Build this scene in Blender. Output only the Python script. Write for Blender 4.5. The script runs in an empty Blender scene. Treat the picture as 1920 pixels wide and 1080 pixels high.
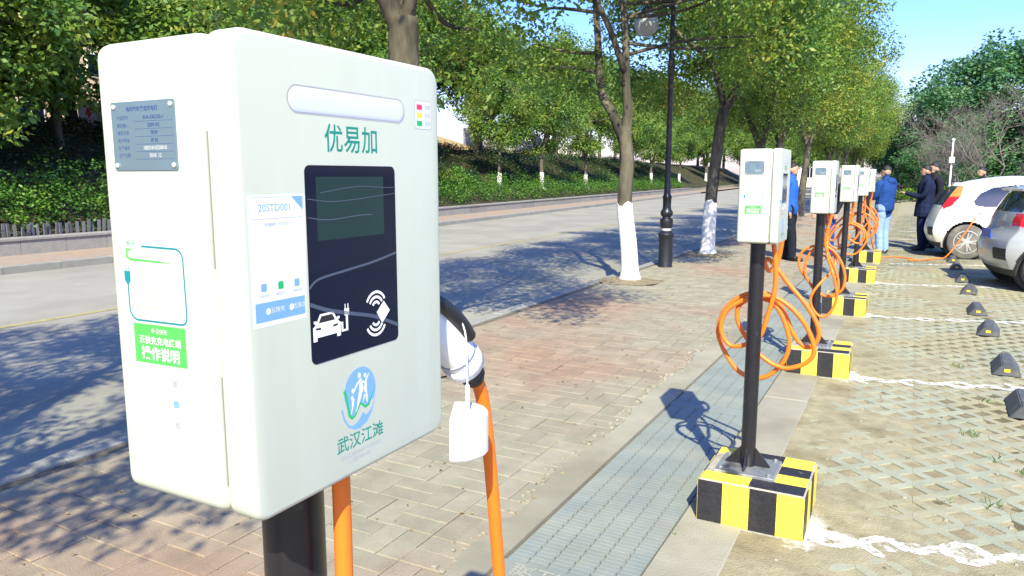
import bpy, bmesh, math, random
import numpy as np
from mathutils import Vector, Matrix, noise as mnoise

R = math.radians
PI = math.pi
SC = bpy.context.scene
COL = SC.collection

# ------------------------------------------------------------------ camera
cam_d = bpy.data.cameras.new('camera')
cam = bpy.data.objects.new('camera', cam_d)
COL.objects.link(cam)
cam.location = (0, 0, 1.55)
cam.rotation_euler = (PI / 2 - R(8.6), 0, R(28.2))
cam_d.sensor_width = 36
cam_d.lens = 1393 / 1920 * 36
cam_d.clip_start = 0.05
cam_d.clip_end = 2000
SC.camera = cam

# ------------------------------------------------------------------ light
SUN = Vector((0.72, -1.46, 1.46)).normalized()
SUN_EL = math.asin(SUN.z)
SUN_AZ = math.atan2(SUN.x, SUN.y)
world = bpy.data.worlds.new('World')
SC.world = world
world.use_nodes = True
wn = world.node_tree
sky = wn.nodes.new('ShaderNodeTexSky')
sky.sky_type = 'NISHITA'
sky.sun_disc = False
sky.sun_elevation = SUN_EL
sky.sun_rotation = SUN_AZ
sky.air_density = 1.5
sky.dust_density = 1.0
sky.ozone_density = 10.0
hs = wn.nodes.new('ShaderNodeHueSaturation')
hs.inputs['Saturation'].default_value = 1.2
tint = wn.nodes.new('ShaderNodeVectorMath')
tint.operation = 'MULTIPLY'
tint.inputs[1].default_value = (1.06, 0.875, 1.04)
wn.links.new(sky.outputs[0], tint.inputs[0])
wn.links.new(tint.outputs[0], hs.inputs['Color'])
bg = wn.nodes['Background']
bg.inputs['Strength'].default_value = 0.15
wn.links.new(hs.outputs[0], bg.inputs['Color'])
sun_d = bpy.data.lights.new('sun', 'SUN')
sun_d.energy = 4.3
sun_d.angle = R(0.55)
sun_d.color = (1.0, 0.93, 0.66)
sun = bpy.data.objects.new('sun', sun_d)
COL.objects.link(sun)
sun.rotation_euler = (-SUN).to_track_quat('-Z', 'Y').to_euler()
sun.location = (10, -20, 25)
SC.view_settings.view_transform = 'Standard'
SC.view_settings.look = 'None'
SC.view_settings.gamma = 1
SC.view_settings.exposure = 1.2

# ------------------------------------------------------------------ helpers
def tag(o, label=None, cat=None, group=None, kind=None):
    if label: o['label'] = label
    if cat: o['category'] = cat
    if group: o['group'] = group
    if kind: o['kind'] = kind
    return o

def empty(name, loc=(0, 0, 0), rz=0, parent=None):
    o = bpy.data.objects.new(name, None)
    COL.objects.link(o)
    o.location = loc
    o.rotation_euler = (0, 0, rz)
    o.empty_display_size = 0.1
    if parent: o.parent = parent
    return o

def link(name, me, parent=None, loc=None, rz=None):
    o = bpy.data.objects.new(name, me)
    COL.objects.link(o)
    if parent: o.parent = parent
    if loc is not None: o.location = loc
    if rz is not None: o.rotation_euler = (0, 0, rz)
    return o

def copy_tree(o, parent=None):
    c = o.copy()
    COL.objects.link(c)
    if parent: c.parent = parent
    for ch in list(o.children):
        copy_tree(ch, c)
    return c

MATS = {}
def mat(name, base, var=0.12, scale=6.0, rough=0.6, metal=0.0, bump=0.0, bscale=60.0, rnd=0.0,
        second=None, sscale=2.0, slo=0.45, shi=0.6, coord='Object', spec=0.5, emit=None, coat=0.0, squash=None, trans=0.0):
    """procedural principled material: base colour with noise variation, optional second colour in patches"""
    if name in MATS: return MATS[name]
    m = bpy.data.materials.new(name)
    m.use_nodes = True
    t = m.node_tree
    b = t.nodes['Principled BSDF']
    N = lambda k: t.nodes.new(k)
    if coord == 'World':
        co = N('ShaderNodeNewGeometry').outputs['Position']
    else:
        co = N('ShaderNodeTexCoord').outputs['Object']
    if squash:
        mp = N('ShaderNodeMapping'); mp.inputs['Scale'].default_value = squash
        t.links.new(co, mp.inputs[0]); co = mp.outputs[0]
    nz = N('ShaderNodeTexNoise'); nz.inputs['Scale'].default_value = scale; nz.inputs['Detail'].default_value = 6
    nz.inputs['Roughness'].default_value = 0.65
    t.links.new(co, nz.inputs['Vector'])
    mr = N('ShaderNodeMapRange')
    mr.inputs[1].default_value = 0.3; mr.inputs[2].default_value = 0.7
    mr.inputs[3].default_value = 1 - var; mr.inputs[4].default_value = 1 + var
    t.links.new(nz.outputs[0], mr.inputs[0])
    col = N('ShaderNodeRGB'); col.outputs[0].default_value = (*base, 1)
    src = col.outputs[0]
    if second:
        n2 = N('ShaderNodeTexNoise'); n2.inputs['Scale'].default_value = sscale; n2.inputs['Detail'].default_value = 5
        t.links.new(co, n2.inputs['Vector'])
        r2 = N('ShaderNodeMapRange'); r2.inputs[1].default_value = slo; r2.inputs[2].default_value = shi
        t.links.new(n2.outputs[0], r2.inputs[0])
        mx = N('ShaderNodeMix'); mx.data_type = 'RGBA'
        mx.inputs[7].default_value = (*second, 1)
        t.links.new(r2.outputs[0], mx.inputs[0]); t.links.new(src, mx.inputs[6])
        src = mx.outputs[2]
    val = mr.outputs[0]
    if rnd:
        gi = N('ShaderNodeNewGeometry'); oi = N('ShaderNodeObjectInfo')
        ad = N('ShaderNodeMath'); ad.operation = 'ADD'
        t.links.new(gi.outputs['Random Per Island'], ad.inputs[0]); t.links.new(oi.outputs['Random'], ad.inputs[1])
        fr = N('ShaderNodeMath'); fr.operation = 'FRACT'; t.links.new(ad.outputs[0], fr.inputs[0])
        r3 = N('ShaderNodeMapRange'); r3.inputs[3].default_value = 1 - rnd; r3.inputs[4].default_value = 1 + rnd
        t.links.new(fr.outputs[0], r3.inputs[0])
        mm = N('ShaderNodeMath'); mm.operation = 'MULTIPLY'
        t.links.new(val, mm.inputs[0]); t.links.new(r3.outputs[0], mm.inputs[1]); val = mm.outputs[0]
    vm = N('ShaderNodeVectorMath'); vm.operation = 'SCALE'
    t.links.new(src, vm.inputs[0]); t.links.new(val, vm.inputs['Scale'])
    t.links.new(vm.outputs[0], b.inputs['Base Color'])
    b.inputs['Roughness'].default_value = rough
    b.inputs['Metallic'].default_value = metal
    b.inputs['Specular IOR Level'].default_value = spec
    b.inputs['Coat Weight'].default_value = coat
    if trans: b.inputs['Transmission Weight'].default_value = trans
    if bump:
        nb = N('ShaderNodeTexNoise'); nb.inputs['Scale'].default_value = bscale; nb.inputs['Detail'].default_value = 4
        t.links.new(co, nb.inputs['Vector'])
        bp = N('ShaderNodeBump'); bp.inputs['Strength'].default_value = bump; bp.inputs['Distance'].default_value = 0.02
        t.links.new(nb.outputs[0], bp.inputs['Height']); t.links.new(bp.outputs[0], b.inputs['Normal'])
    if emit:
        b.inputs['Emission Color'].default_value = (*emit[:3], 1); b.inputs['Emission Strength'].default_value = emit[3]
    MATS[name] = m
    return m

def leaf_mat(name, cols, trans=0.35, rough=0.45):
    """cols: list of (pos, rgb) picked at random per leaf"""
    m = bpy.data.materials.new(name); m.use_nodes = True
    t = m.node_tree; t.nodes.clear(); N = t.nodes.new
    out = N('ShaderNodeOutputMaterial'); gi = N('ShaderNodeNewGeometry'); oi = N('ShaderNodeObjectInfo')
    cr = N('ShaderNodeValToRGB')
    els = cr.color_ramp.elements
    els[0].position, els[0].color = cols[0][0], (*cols[0][1], 1)
    els[1].position, els[1].color = cols[-1][0], (*cols[-1][1], 1)
    for p, c in cols[1:-1]:
        e = els.new(p); e.color = (*c, 1)
    # mix per leaf random with slow noise so that clumps differ
    nz = N('ShaderNodeTexNoise'); nz.inputs['Scale'].default_value = 0.9; nz.inputs['Detail'].default_value = 2
    t.links.new(gi.outputs['Position'], nz.inputs['Vector'])
    m1 = N('ShaderNodeMath'); m1.operation = 'MULTIPLY_ADD'; m1.inputs[1].default_value = 0.55
    m2 = N('ShaderNodeMath'); m2.operation = 'MULTIPLY_ADD'; m2.inputs[1].default_value = 1.5; m2.inputs[2].default_value = -0.52
    t.links.new(nz.outputs[0], m2.inputs[0])
    t.links.new(gi.outputs['Random Per Island'], m1.inputs[0]); t.links.new(m2.outputs[0], m1.inputs[2])
    t.links.new(m1.outputs[0], cr.inputs[0])
    pr = N('ShaderNodeBsdfPrincipled'); pr.inputs['Roughness'].default_value = rough
    pr.inputs['Specular IOR Level'].default_value = 0.35
    tr = N('ShaderNodeBsdfTranslucent')
    gm = N('ShaderNodeVectorMath'); gm.operation = 'MULTIPLY'; gm.inputs[1].default_value = (1.15, 1.1, 0.5)
    t.links.new(cr.outputs[0], gm.inputs[0]); t.links.new(gm.outputs[0], tr.inputs[0])
    mx = N('ShaderNodeMixShader'); mx.inputs[0].default_value = trans
    t.links.new(cr.outputs[0], pr.inputs['Base Color'])
    t.links.new(pr.outputs[0], mx.inputs[1]); t.links.new(tr.outputs[0], mx.inputs[2])
    t.links.new(mx.outputs[0], out.inputs[0])
    MATS[name] = m
    return m

class MB:
    def __init__(s): s.v = []; s.f = []; s.mi = []; s.cur = 0
    def add(s, vs, fs):
        o = len(s.v); s.v += [tuple(p) for p in vs]
        for f in fs: s.f.append(tuple(i + o for i in f)); s.mi.append(s.cur)
    def box(s, x0, x1, y0, y1, z0, z1):
        s.add([(x0, y0, z0), (x1, y0, z0), (x1, y1, z0), (x0, y1, z0), (x0, y0, z1), (x1, y0, z1), (x1, y1, z1), (x0, y1, z1)],
              [(3, 2, 1, 0), (4, 5, 6, 7), (0, 1, 5, 4), (1, 2, 6, 5), (2, 3, 7, 6), (3, 0, 4, 7)])
    def chbox(s, x0, x1, y0, y1, z0, z1, c):
        """box with the top edges chamfered by c"""
        s.add([(x0, y0, z0), (x1, y0, z0), (x1, y1, z0), (x0, y1, z0), (x0, y0, z1 - c), (x1, y0, z1 - c), (x1, y1, z1 - c), (x0, y1, z1 - c),
               (x0 + c, y0 + c, z1), (x1 - c, y0 + c, z1), (x1 - c, y1 - c, z1), (x0 + c, y1 - c, z1)],
              [(0, 1, 5, 4), (1, 2, 6, 5), (2, 3, 7, 6), (3, 0, 4, 7), (4, 5, 9, 8), (5, 6, 10, 9), (6, 7, 11, 10), (7, 4, 8, 11), (8, 9, 10, 11)])
    def tube(s, pts, rad, n=8, caps=True, flat=None):
        pts = [Vector(p) for p in pts]
        if not isinstance(rad, (list, tuple)): rad = [rad] * len(pts)
        o = len(s.v); up = Vector((0, 0, 1)); prev = None
        for i, p in enumerate(pts):
            d = (pts[min(i + 1, len(pts) - 1)] - pts[max(i - 1, 0)])
            if d.length < 1e-9: d = Vector((0, 0, 1))
            d.normalize()
            if prev is None:
                a = Vector((1, 0, 0)) if abs(d.x) < 0.9 else Vector((0, 1, 0))
                a = (a - d * a.dot(d)).normalized()
            else:
                a = (prev - d * prev.dot(d))
                a = a.normalized() if a.length > 1e-6 else Vector((1, 0, 0))
            prev = a; b = d.cross(a)
            r = rad[i]
            ra, rb = (r if isinstance(r, (tuple, list)) else (r, r))
            for k in range(n):
                t = 2 * PI * k / n
                s.v.append(tuple(p + a * (ra * math.cos(t)) + b * (rb * math.sin(t))))
        for i in range(len(pts) - 1):
            for k in range(n):
                k2 = (k + 1) % n
                s.f.append((o + i * n + k, o + i * n + k2, o + (i + 1) * n + k2, o + (i + 1) * n + k)); s.mi.append(s.cur)
        if caps:
            s.f.append(tuple(o + k for k in reversed(range(n)))); s.mi.append(s.cur)
            e = o + (len(pts) - 1) * n
            s.f.append(tuple(e + k for k in range(n))); s.mi.append(s.cur)
    def lathe(s, prof, n=24, c=(0, 0, 0)):
        """prof: list of (radius, z)"""
        o = len(s.v)
        for r, z in prof:
            for k in range(n):
                t = 2 * PI * k / n
                s.v.append((c[0] + r * math.cos(t), c[1] + r * math.sin(t), c[2] + z))
        for i in range(len(prof) - 1):
            for k in range(n):
                k2 = (k + 1) % n
                s.f.append((o + i * n + k, o + i * n + k2, o + (i + 1) * n + k2, o + (i + 1) * n + k)); s.mi.append(s.cur)
        s.f.append(tuple(o + k for k in reversed(range(n)))); s.mi.append(s.cur)
        e = o + (len(prof) - 1) * n
        s.f.append(tuple(e + k for k in range(n))); s.mi.append(s.cur)
    def mesh(s, name, mats, smooth=False):
        me = bpy.data.meshes.new(name)
        me.from_pydata(s.v, [], s.f)
        if not isinstance(mats, (list, tuple)): mats = [mats]
        for m in mats: me.materials.append(m)
        if len(mats) > 1: me.polygons.foreach_set('material_index', s.mi)
        if smooth: me.polygons.foreach_set('use_smooth', [True] * len(me.polygons))
        me.update()
        return me
    def build(s, name, mats, parent=None, smooth=False, loc=None, rz=None):
        return link(name, s.mesh(name, mats, smooth), parent, loc, rz)

def sharpen(me, ang=35):
    """smooth shading with hard edges over ang degrees"""
    bm = bmesh.new(); bm.from_mesh(me)
    for f in bm.faces: f.smooth = True
    for e in bm.edges:
        if len(e.link_faces) == 2 and e.calc_face_angle(0) > R(ang): e.smooth = False
    bm.to_mesh(me); bm.free()

def rbox(name, dims, r, seg, m, parent=None, big=0):
    x0, x1, y0, y1, z0, z1 = dims
    bm = bmesh.new()
    bmesh.ops.create_cube(bm, size=1)
    for v in bm.verts:
        v.co = Vector(((x0 + x1) / 2 + v.co.x * (x1 - x0), (y0 + y1) / 2 + v.co.y * (y1 - y0), (z0 + z1) / 2 + v.co.z * (z1 - z0)))
    if big:
        ed = [e for e in bm.edges if abs((e.verts[0].co - e.verts[1].co).normalized().x) > 0.9]
        bmesh.ops.bevel(bm, geom=ed, offset=big, segments=7, profile=0.5, affect='EDGES')
        ed = [e for e in bm.edges if e.calc_face_angle(0) > R(60)]
        bmesh.ops.bevel(bm, geom=ed, offset=r, segments=seg, profile=0.5, affect='EDGES')
    else:
        bmesh.ops.bevel(bm, geom=list(bm.edges), offset=r, segments=seg, profile=0.5, affect='EDGES')
    me = bpy.data.meshes.new(name); bm.to_mesh(me); bm.free()
    me.materials.append(m)
    me.polygons.foreach_set('use_smooth', [True] * len(me.polygons))
    return link(name, me, parent)

def spline(P, n=6, closed=False):
    """Catmull-Rom through P"""
    P = [Vector(p) for p in P]; out = []
    for i in range(len(P) - 1):
        a, b, c, d = P[max(i - 1, 0)], P[i], P[i + 1], P[min(i + 2, len(P) - 1)]
        for k in range(n):
            t = k / n
            out.append(0.5 * ((2 * b) + (c - a) * t + (2 * a - 5 * b + 4 * c - d) * t * t + (3 * b - 3 * c + d - a) * t ** 3))
    out.append(P[-1])
    return out

def text_mesh(s, size, m, align='CENTER', bold=0.0, sx=1.0):
    cu = bpy.data.curves.new('lettering', 'FONT')
    cu.body = s; cu.size = size; cu.align_x = align; cu.align_y = 'CENTER'
    cu.offset = bold; cu.resolution_u = 3
    o = bpy.data.objects.new('lettering', cu); COL.objects.link(o)
    bpy.context.view_layer.update()
    dg = bpy.context.evaluated_depsgraph_get()
    me = bpy.data.meshes.new_from_object(o.evaluated_get(dg))
    bpy.data.objects.remove(o); bpy.data.curves.remove(cu)
    me.name = 'lettering'
    me.materials.clear(); me.materials.append(m)
    if sx != 1.0: me.transform(Matrix.Diagonal((sx, 1, 1, 1)))
    return me

# frames: put flat (u, v) drawings on a face.  FX: face looking +X (u=+Y, v=+Z);  FY: face looking -Y (u=+X, v=+Z)
def on_front(x): return Matrix(((0, 0, 1, x), (1, 0, 0, 0), (0, 1, 0, 0), (0, 0, 0, 1)))
def on_side(y): return Matrix(((1, 0, 0, 0), (0, 0, -1, y), (0, 1, 0, 0), (0, 0, 0, 1)))

def flat(name, polys, m, frame, parent, thick=0.0):
    """polys: list of 2D outlines -> flat print on a frame (tessellated)"""
    from mathutils.geometry import tessellate_polygon
    mb = MB()
    for P in polys:
        P = [p for p in P]
        a = sum(P[i][0] * P[(i + 1) % len(P)][1] - P[(i + 1) % len(P)][0] * P[i][1] for i in range(len(P)))
        if a < 0: P = P[::-1]
        tr = tessellate_polygon([[Vector((p[0], p[1], 0)) for p in P]])
        vs = [frame @ Vector((p[0], p[1], 0)) for p in P]
        fs = []
        for t in tr:
            q = [P[i] for i in t]
            ar = (q[1][0] - q[0][0]) * (q[2][1] - q[0][1]) - (q[2][0] - q[0][0]) * (q[1][1] - q[0][1])
            fs.append(tuple(t) if ar > 0 else tuple(reversed(t)))
        mb.add(vs, fs)
    return mb.build(name, m, parent)

def rrect(x0, x1, y0, y1, r, n=5):
    P = []
    for cx, cy, a in ((x1 - r, y0 + r, -90), (x1 - r, y1 - r, 0), (x0 + r, y1 - r, 90), (x0 + r, y0 + r, 180)):
        for k in range(n + 1):
            t = R(a + 90 * k / n); P.append((cx + r * math.cos(t), cy + r * math.sin(t)))
    return P

def stroke(P, w):
    """thick polyline outline"""
    P = [Vector((p[0], p[1])) for p in P]; L = []; Rr = []
    for i, p in enumerate(P):
        d = (P[min(i + 1, len(P) - 1)] - P[max(i - 1, 0)]).normalized()
        n = Vector((-d.y, d.x)); ww = w[i] if isinstance(w, (list, tuple)) else w
        L.append(p + n * ww / 2); Rr.append(p - n * ww / 2)
    return [tuple(p) for p in L] + [tuple(p) for p in reversed(Rr)]

def lettering(s, size, u, v, m, frame, parent, align='CENTER', bold=0.0, sx=1.0, rot=0):
    me = text_mesh(s, size, m, align, bold, sx)
    me.transform(frame @ Matrix.Translation((u, v, 0)) @ Matrix.Rotation(rot, 4, 'Z'))
    return link('lettering', me, parent)

rng = np.random.default_rng(7)
rd = random.Random(11)

# ------------------------------------------------------------------ materials
m_asphalt = mat('asphalt', (0.285, 0.275, 0.235), var=0.10, scale=1.3, rough=0.9, bump=0.25, bscale=160, coord='World', second=(0.25, 0.24, 0.205), sscale=0.5, spec=0.2)
m_soilground = mat('ground_soil', (0.20, 0.17, 0.11), var=0.2, scale=0.4, rough=0.95, coord='World', second=(0.10, 0.12, 0.05), sscale=0.15, spec=0.1)
m_brick = mat('paving_brick', (0.268, 0.25, 0.192), var=0.16, scale=5, rough=0.88, rnd=0.075, bump=0.3, bscale=140, coord='World',
              second=(0.285, 0.20, 0.148), sscale=0.45, slo=0.47, shi=0.64, spec=0.2)
m_sand = mat('joint_sand', (0.15, 0.13, 0.10), var=0.25, scale=20, rough=0.95, coord='World', spec=0.1)
m_conc = mat('pale_concrete', (0.30, 0.285, 0.225), var=0.10, scale=3.5, rough=0.85, bump=0.25, bscale=120, coord='World', second=(0.23, 0.215, 0.165), sscale=1.1, spec=0.2)
m_kerb = mat('kerb_stone', (0.25, 0.25, 0.235), var=0.13, scale=5, rough=0.8, bump=0.3, bscale=90, rnd=0.08, coord='World', spec=0.25)
m_grate = mat('drain_resin', (0.19, 0.22, 0.212), var=0.10, scale=4, rough=0.9, rnd=0.03, coord='World', second=(0.22, 0.238, 0.215), sscale=2.2, spec=0.1)
m_turf = mat('turf_paver_concrete', (0.285, 0.30, 0.225), var=0.14, scale=6, rough=0.9, bump=0.3, bscale=110, rnd=0.05, coord='World', second=(0.30, 0.275, 0.18), sscale=1.0, spec=0.15)
m_lotsoil = mat('dusty_soil', (0.30, 0.27, 0.175), var=0.22, scale=9, rough=0.95, bump=0.5, bscale=130, coord='World', second=(0.22, 0.19, 0.115), sscale=3.2, slo=0.5, shi=0.68, spec=0.1)
m_linepaint = mat('worn_white_paint', (0.72, 0.72, 0.68), var=0.1, scale=30, rough=0.8, coord='World', spec=0.2)
def worn(m, scale, lo, hi, radial=0.0):
    """wear the paint film away in patches so that the ground shows through"""
    t = m.node_tree; N = t.nodes.new; b = t.nodes['Principled BSDF']
    co = N('ShaderNodeNewGeometry').outputs['Position']
    nz = N('ShaderNodeTexNoise'); nz.inputs['Scale'].default_value = scale; nz.inputs['Detail'].default_value = 8; nz.inputs['Roughness'].default_value = 0.7
    t.links.new(co, nz.inputs['Vector']); v = nz.outputs[0]
    if radial:
        oc = N('ShaderNodeTexCoord').outputs['Object']; ln = N('ShaderNodeVectorMath'); ln.operation = 'LENGTH'; t.links.new(oc, ln.inputs[0])
        ma = N('ShaderNodeMath'); ma.operation = 'MULTIPLY_ADD'; ma.inputs[1].default_value = -radial; t.links.new(ln.outputs['Value'], ma.inputs[0]); t.links.new(v, ma.inputs[2]); v = ma.outputs[0]
    mr = N('ShaderNodeMapRange'); mr.inputs[1].default_value = lo; mr.inputs[2].default_value = hi; t.links.new(v, mr.inputs[0])
    t.links.new(mr.outputs[0], b.inputs['Alpha'])
worn(m_linepaint, 34, 0.40, 0.56)
m_linefilm = mat('worn_white_film', (0.70, 0.70, 0.64), var=0.1, scale=30, rough=0.85, coord='World', spec=0.2)
worn(m_linefilm, 16, 0.47, 0.66)
m_splash = mat('splashed_paint', (0.72, 0.72, 0.68), var=0.1, scale=30, rough=0.8, coord='World', spec=0.2)
worn(m_splash, 30, -0.06, 0.34, radial=0.72)
m_roadyellow = mat('faded_yellow_paint', (0.32, 0.28, 0.14), var=0.2, scale=8, rough=0.85, coord='World', spec=0.2)
m_block_y = mat('yellow_paint', (0.78, 0.60, 0.06), var=0.07, scale=10, rough=0.55, bump=0.25, bscale=50, second=(0.50, 0.44, 0.28), sscale=11, slo=0.66, shi=0.74)
m_block_k = mat('black_paint', (0.018, 0.018, 0.022), var=0.3, scale=12, rough=0.5, bump=0.25, bscale=50, second=(0.12, 0.115, 0.10), sscale=16, slo=0.66, shi=0.76)
m_cement = mat('raw_cement', (0.33, 0.31, 0.26), var=0.2, scale=10, rough=0.9, bump=0.4, bscale=60)
m_plate = mat('galvanised_plate', (0.34, 0.36, 0.37), var=0.2, scale=14, rough=0.45, metal=0.6, second=(0.05, 0.05, 0.06), sscale=9, slo=0.52, shi=0.66)
m_pole = mat('black_gloss_pole', (0.012, 0.012, 0.016), var=0.25, scale=9, rough=0.32, bump=0.06, bscale=30, second=(0.03, 0.03, 0.034), sscale=30, slo=0.66, shi=0.72)
m_white = mat('powder_coat_white', (0.485, 0.525, 0.445), var=0.025, scale=1.0, rough=0.5, bump=0.06, bscale=420, spec=0.4, squash=(26, 26, 2.2), second=(0.45, 0.48, 0.40), sscale=0.35, slo=0.5, shi=0.8)
m_seal = mat('rubber_seal', (0.30, 0.325, 0.30), rough=0.8)
m_orange = mat('orange_cable', (0.80, 0.17, 0.015), var=0.08, scale=12, rough=0.42, spec=0.5)
m_band = mat('red_tape', (0.55, 0.09, 0.02), rough=0.6)
m_plugw = mat('plug_white', (0.72, 0.74, 0.76), var=0.03, rough=0.4)
m_plugk = mat('plug_black', (0.012, 0.013, 0.018), rough=0.45)
m_tagw = mat('tag_white', (0.74, 0.76, 0.80), var=0.02, rough=0.6)
m_glassk = mat('screen_glass', (0.001, 0.005, 0.022), var=0.2, rough=0.08, spec=0.3)
m_lcd = mat('screen_panel', (0.008, 0.032, 0.036), var=0.12, scale=9, rough=0.15, spec=0.3)
m_film = mat('film_wrinkle', (0.05, 0.07, 0.12), rough=0.12, spec=0.6)
m_strip = mat('light_diffuser', (0.58, 0.63, 0.84), var=0.01, rough=0.3, spec=0.5)
m_teal = mat('teal_print', (0.0, 0.22, 0.17), var=0.03, rough=0.5)
m_plate2 = mat('nameplate_metal', (0.20, 0.28, 0.33), var=0.06, scale=20, rough=0.35, metal=0.55)
m_navy = mat('navy_print', (0.03, 0.07, 0.20), rough=0.5)
m_silver = mat('bright_silver', (0.82, 0.83, 0.83), var=0.03, rough=0.25, metal=0.5)
m_paper = mat('sticker_paper', (0.66, 0.71, 0.86), var=0.01, rough=0.55)
m_paperw = mat('sticker_paper_white', (0.78, 0.79, 0.80), var=0.01, rough=0.55)
m_skyblue = mat('light_blue_print', (0.16, 0.34, 0.80), var=0.02, rough=0.5)
m_greyp = mat('grey_print', (0.36, 0.38, 0.46), rough=0.6)
m_palegrey = mat('pale_grey_print', (0.36, 0.37, 0.38), rough=0.6)
m_green = mat('bright_green_print', (0.07, 0.52, 0.08), var=0.03, rough=0.5)
m_green2 = mat('logo_green', (0.01, 0.38, 0.12), rough=0.5)
m_cyanline = mat('cable_print', (0.005, 0.19, 0.24), rough=0.5)
m_wprint = mat('white_print', (0.74, 0.76, 0.74), rough=0.5)
m_red = mat('red_print', (0.72, 0.03, 0.10), rough=0.5)
m_yel = mat('yellow_print', (0.70, 0.55, 0.05), rough=0.5)
m_bark = mat('camphor_bark', (0.115, 0.105, 0.08), var=0.35, scale=14, rough=0.95, bump=0.9, bscale=22, squash=(1, 1, 0.25), second=(0.05, 0.045, 0.038), sscale=3, slo=0.45, shi=0.6, spec=0.1)
m_wash = mat('whitewash', (0.74, 0.74, 0.70), var=0.08, scale=18, rough=0.9, bump=0.6, bscale=30, second=(0.5, 0.48, 0.42), sscale=16, slo=0.68, shi=0.78, spec=0.1)
m_lampk = mat('cast_iron_black', (0.012, 0.013, 0.018), var=0.2, rough=0.4, bump=0.05, bscale=40)
m_lampband = mat('lamp_band_white', (0.62, 0.62, 0.60), rough=0.6)
m_rubber = mat('black_rubber', (0.07, 0.075, 0.085), var=0.25, scale=18, rough=0.75, second=(0.12, 0.115, 0.10), sscale=10, slo=0.5, shi=0.75)
m_reflect = mat('yellow_reflector', (0.75, 0.62, 0.04), rough=0.3)
m_wallst = mat('granite_panel', (0.25, 0.245, 0.235), var=0.14, scale=9, rough=0.75, rnd=0.10, coord='World', bump=0.15, bscale=120)
m_farpave = mat('pink_paving', (0.31, 0.235, 0.18), var=0.12, scale=4, rough=0.9, coord='World', second=(0.28, 0.24, 0.20), sscale=0.7, spec=0.15)
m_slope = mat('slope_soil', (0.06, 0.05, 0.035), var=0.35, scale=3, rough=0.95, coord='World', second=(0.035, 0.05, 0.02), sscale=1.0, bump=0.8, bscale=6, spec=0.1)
m_orangesoil = mat('orange_clay', (0.42, 0.22, 0.07), var=0.2, scale=1.2, rough=0.95, coord='World', second=(0.34, 0.26, 0.14), sscale=0.3, spec=0.1)
lf_near = leaf_mat('camphor_leaf', [(0.0, (0.048, 0.125, 0.036)), (0.30, (0.105, 0.215, 0.042)), (0.6, (0.18, 0.285, 0.05)), (0.86, (0.30, 0.33, 0.055)), (1.0, (0.38, 0.26, 0.055))], trans=0.42)
lf_mid = leaf_mat('camphor_leaf_far', [(0.0, (0.045, 0.12, 0.036)), (0.34, (0.10, 0.21, 0.042)), (0.66, (0.18, 0.285, 0.05)), (1.0, (0.30, 0.33, 0.06))], trans=0.42)
lf_dark = leaf_mat('evergreen_leaf', [(0.0, (0.032, 0.115, 0.055)), (0.5, (0.07, 0.19, 0.08)), (1.0, (0.14, 0.25, 0.085))])
lf_hedge = leaf_mat('hedge_leaf', [(0.0, (0.02, 0.075, 0.015)), (0.5, (0.06, 0.165, 0.022)), (1.0, (0.15, 0.26, 0.035))], trans=0.25)
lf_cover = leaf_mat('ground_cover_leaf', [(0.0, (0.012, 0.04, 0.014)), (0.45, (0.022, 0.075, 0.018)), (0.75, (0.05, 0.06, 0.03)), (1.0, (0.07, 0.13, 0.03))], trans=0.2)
m_twig = mat('bare_twig', (0.14, 0.125, 0.115), var=0.2, rough=0.95)
m_drygrass = mat('dry_straw', (0.36, 0.31, 0.18), var=0.25, scale=10, rough=0.95, rnd=0.3)

# ------------------------------------------------------------------ layout functions
KX = -4.0                      # back of near kerb (pavement edge)
def bend(y):                   # the far side of the road swings away
    t = max(0.0, y - 14.0)
    return 0.078 * t * t / (t + 5.0)
def far_kerb(y): return -13.55 - bend(y)
def wall_x(y): return -15.45 - bend(y)
SLP = [(0.3, 0.30), (0.8, 0.45), (1.4, 0.72), (3.0, 1.55), (5.4, 2.72), (7.5, 3.1), (12, 3.25), (70, 3.6)]
def slope_z(d):
    if d <= SLP[0][0]: return SLP[0][1]
    for (a, za), (b, zb) in zip(SLP, SLP[1:]):
        if d <= b: return za + (zb - za) * (d - a) / (b - a)
    return SLP[-1][1]
def fbm(x, y, s, z=0.0): return mnoise.fractal(Vector((x * s, y * s, z)), 0.8, 2.0, 4)

def sheet(name, left, right, ys, z, m, label=None, kind='structure'):
    """a strip between two x(y) functions"""
    mb = MB()
    for a, b in zip(ys, ys[1:]):
        mb.add([(left(a), a, z), (right(a), a, z), (right(b), b, z), (left(b), b, z)], [(0, 1, 2, 3)])
    o = mb.build(name, m)
    tag(o, kind=kind)
    return o
K = lambda c: (lambda y: c)

# ------------------------------------------------------------------ ground, road, pavements
mb = MB(); mb.add([(-900, -300, -0.32), (900, -300, -0.32), (900, 1500, -0.32), (-900, 1500, -0.32)], [(0, 1, 2, 3)])
tag(mb.build('ground', m_soilground), kind='structure')
YS = [-30 + 2 * i for i in range(110)]
sheet('road', far_kerb, K(KX - 0.13), YS, -0.12, m_asphalt)
# faded centre line, broken
cl = empty('road_marking'); tag(cl, kind='structure')
for i in range(26):
    a = 4.0 + i * 4.6; b = a + 4.4
    mb = MB(); yy = [a + (b - a) * k / 6 for k in range(7)]
    for p, q in zip(yy, yy[1:]):
        xa, xb = (far_kerb(p) + KX) / 2 - 0.05, (far_kerb(q) + KX) / 2 - 0.05
        mb.add([(xa - 0.06, p, -0.116), (xa + 0.06, p, -0.116), (xb + 0.06, q, -0.116), (xb - 0.06, q, -0.116)], [(0, 1, 2, 3)])
    mb.build('painted_dash', m_roadyellow, cl)

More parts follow.
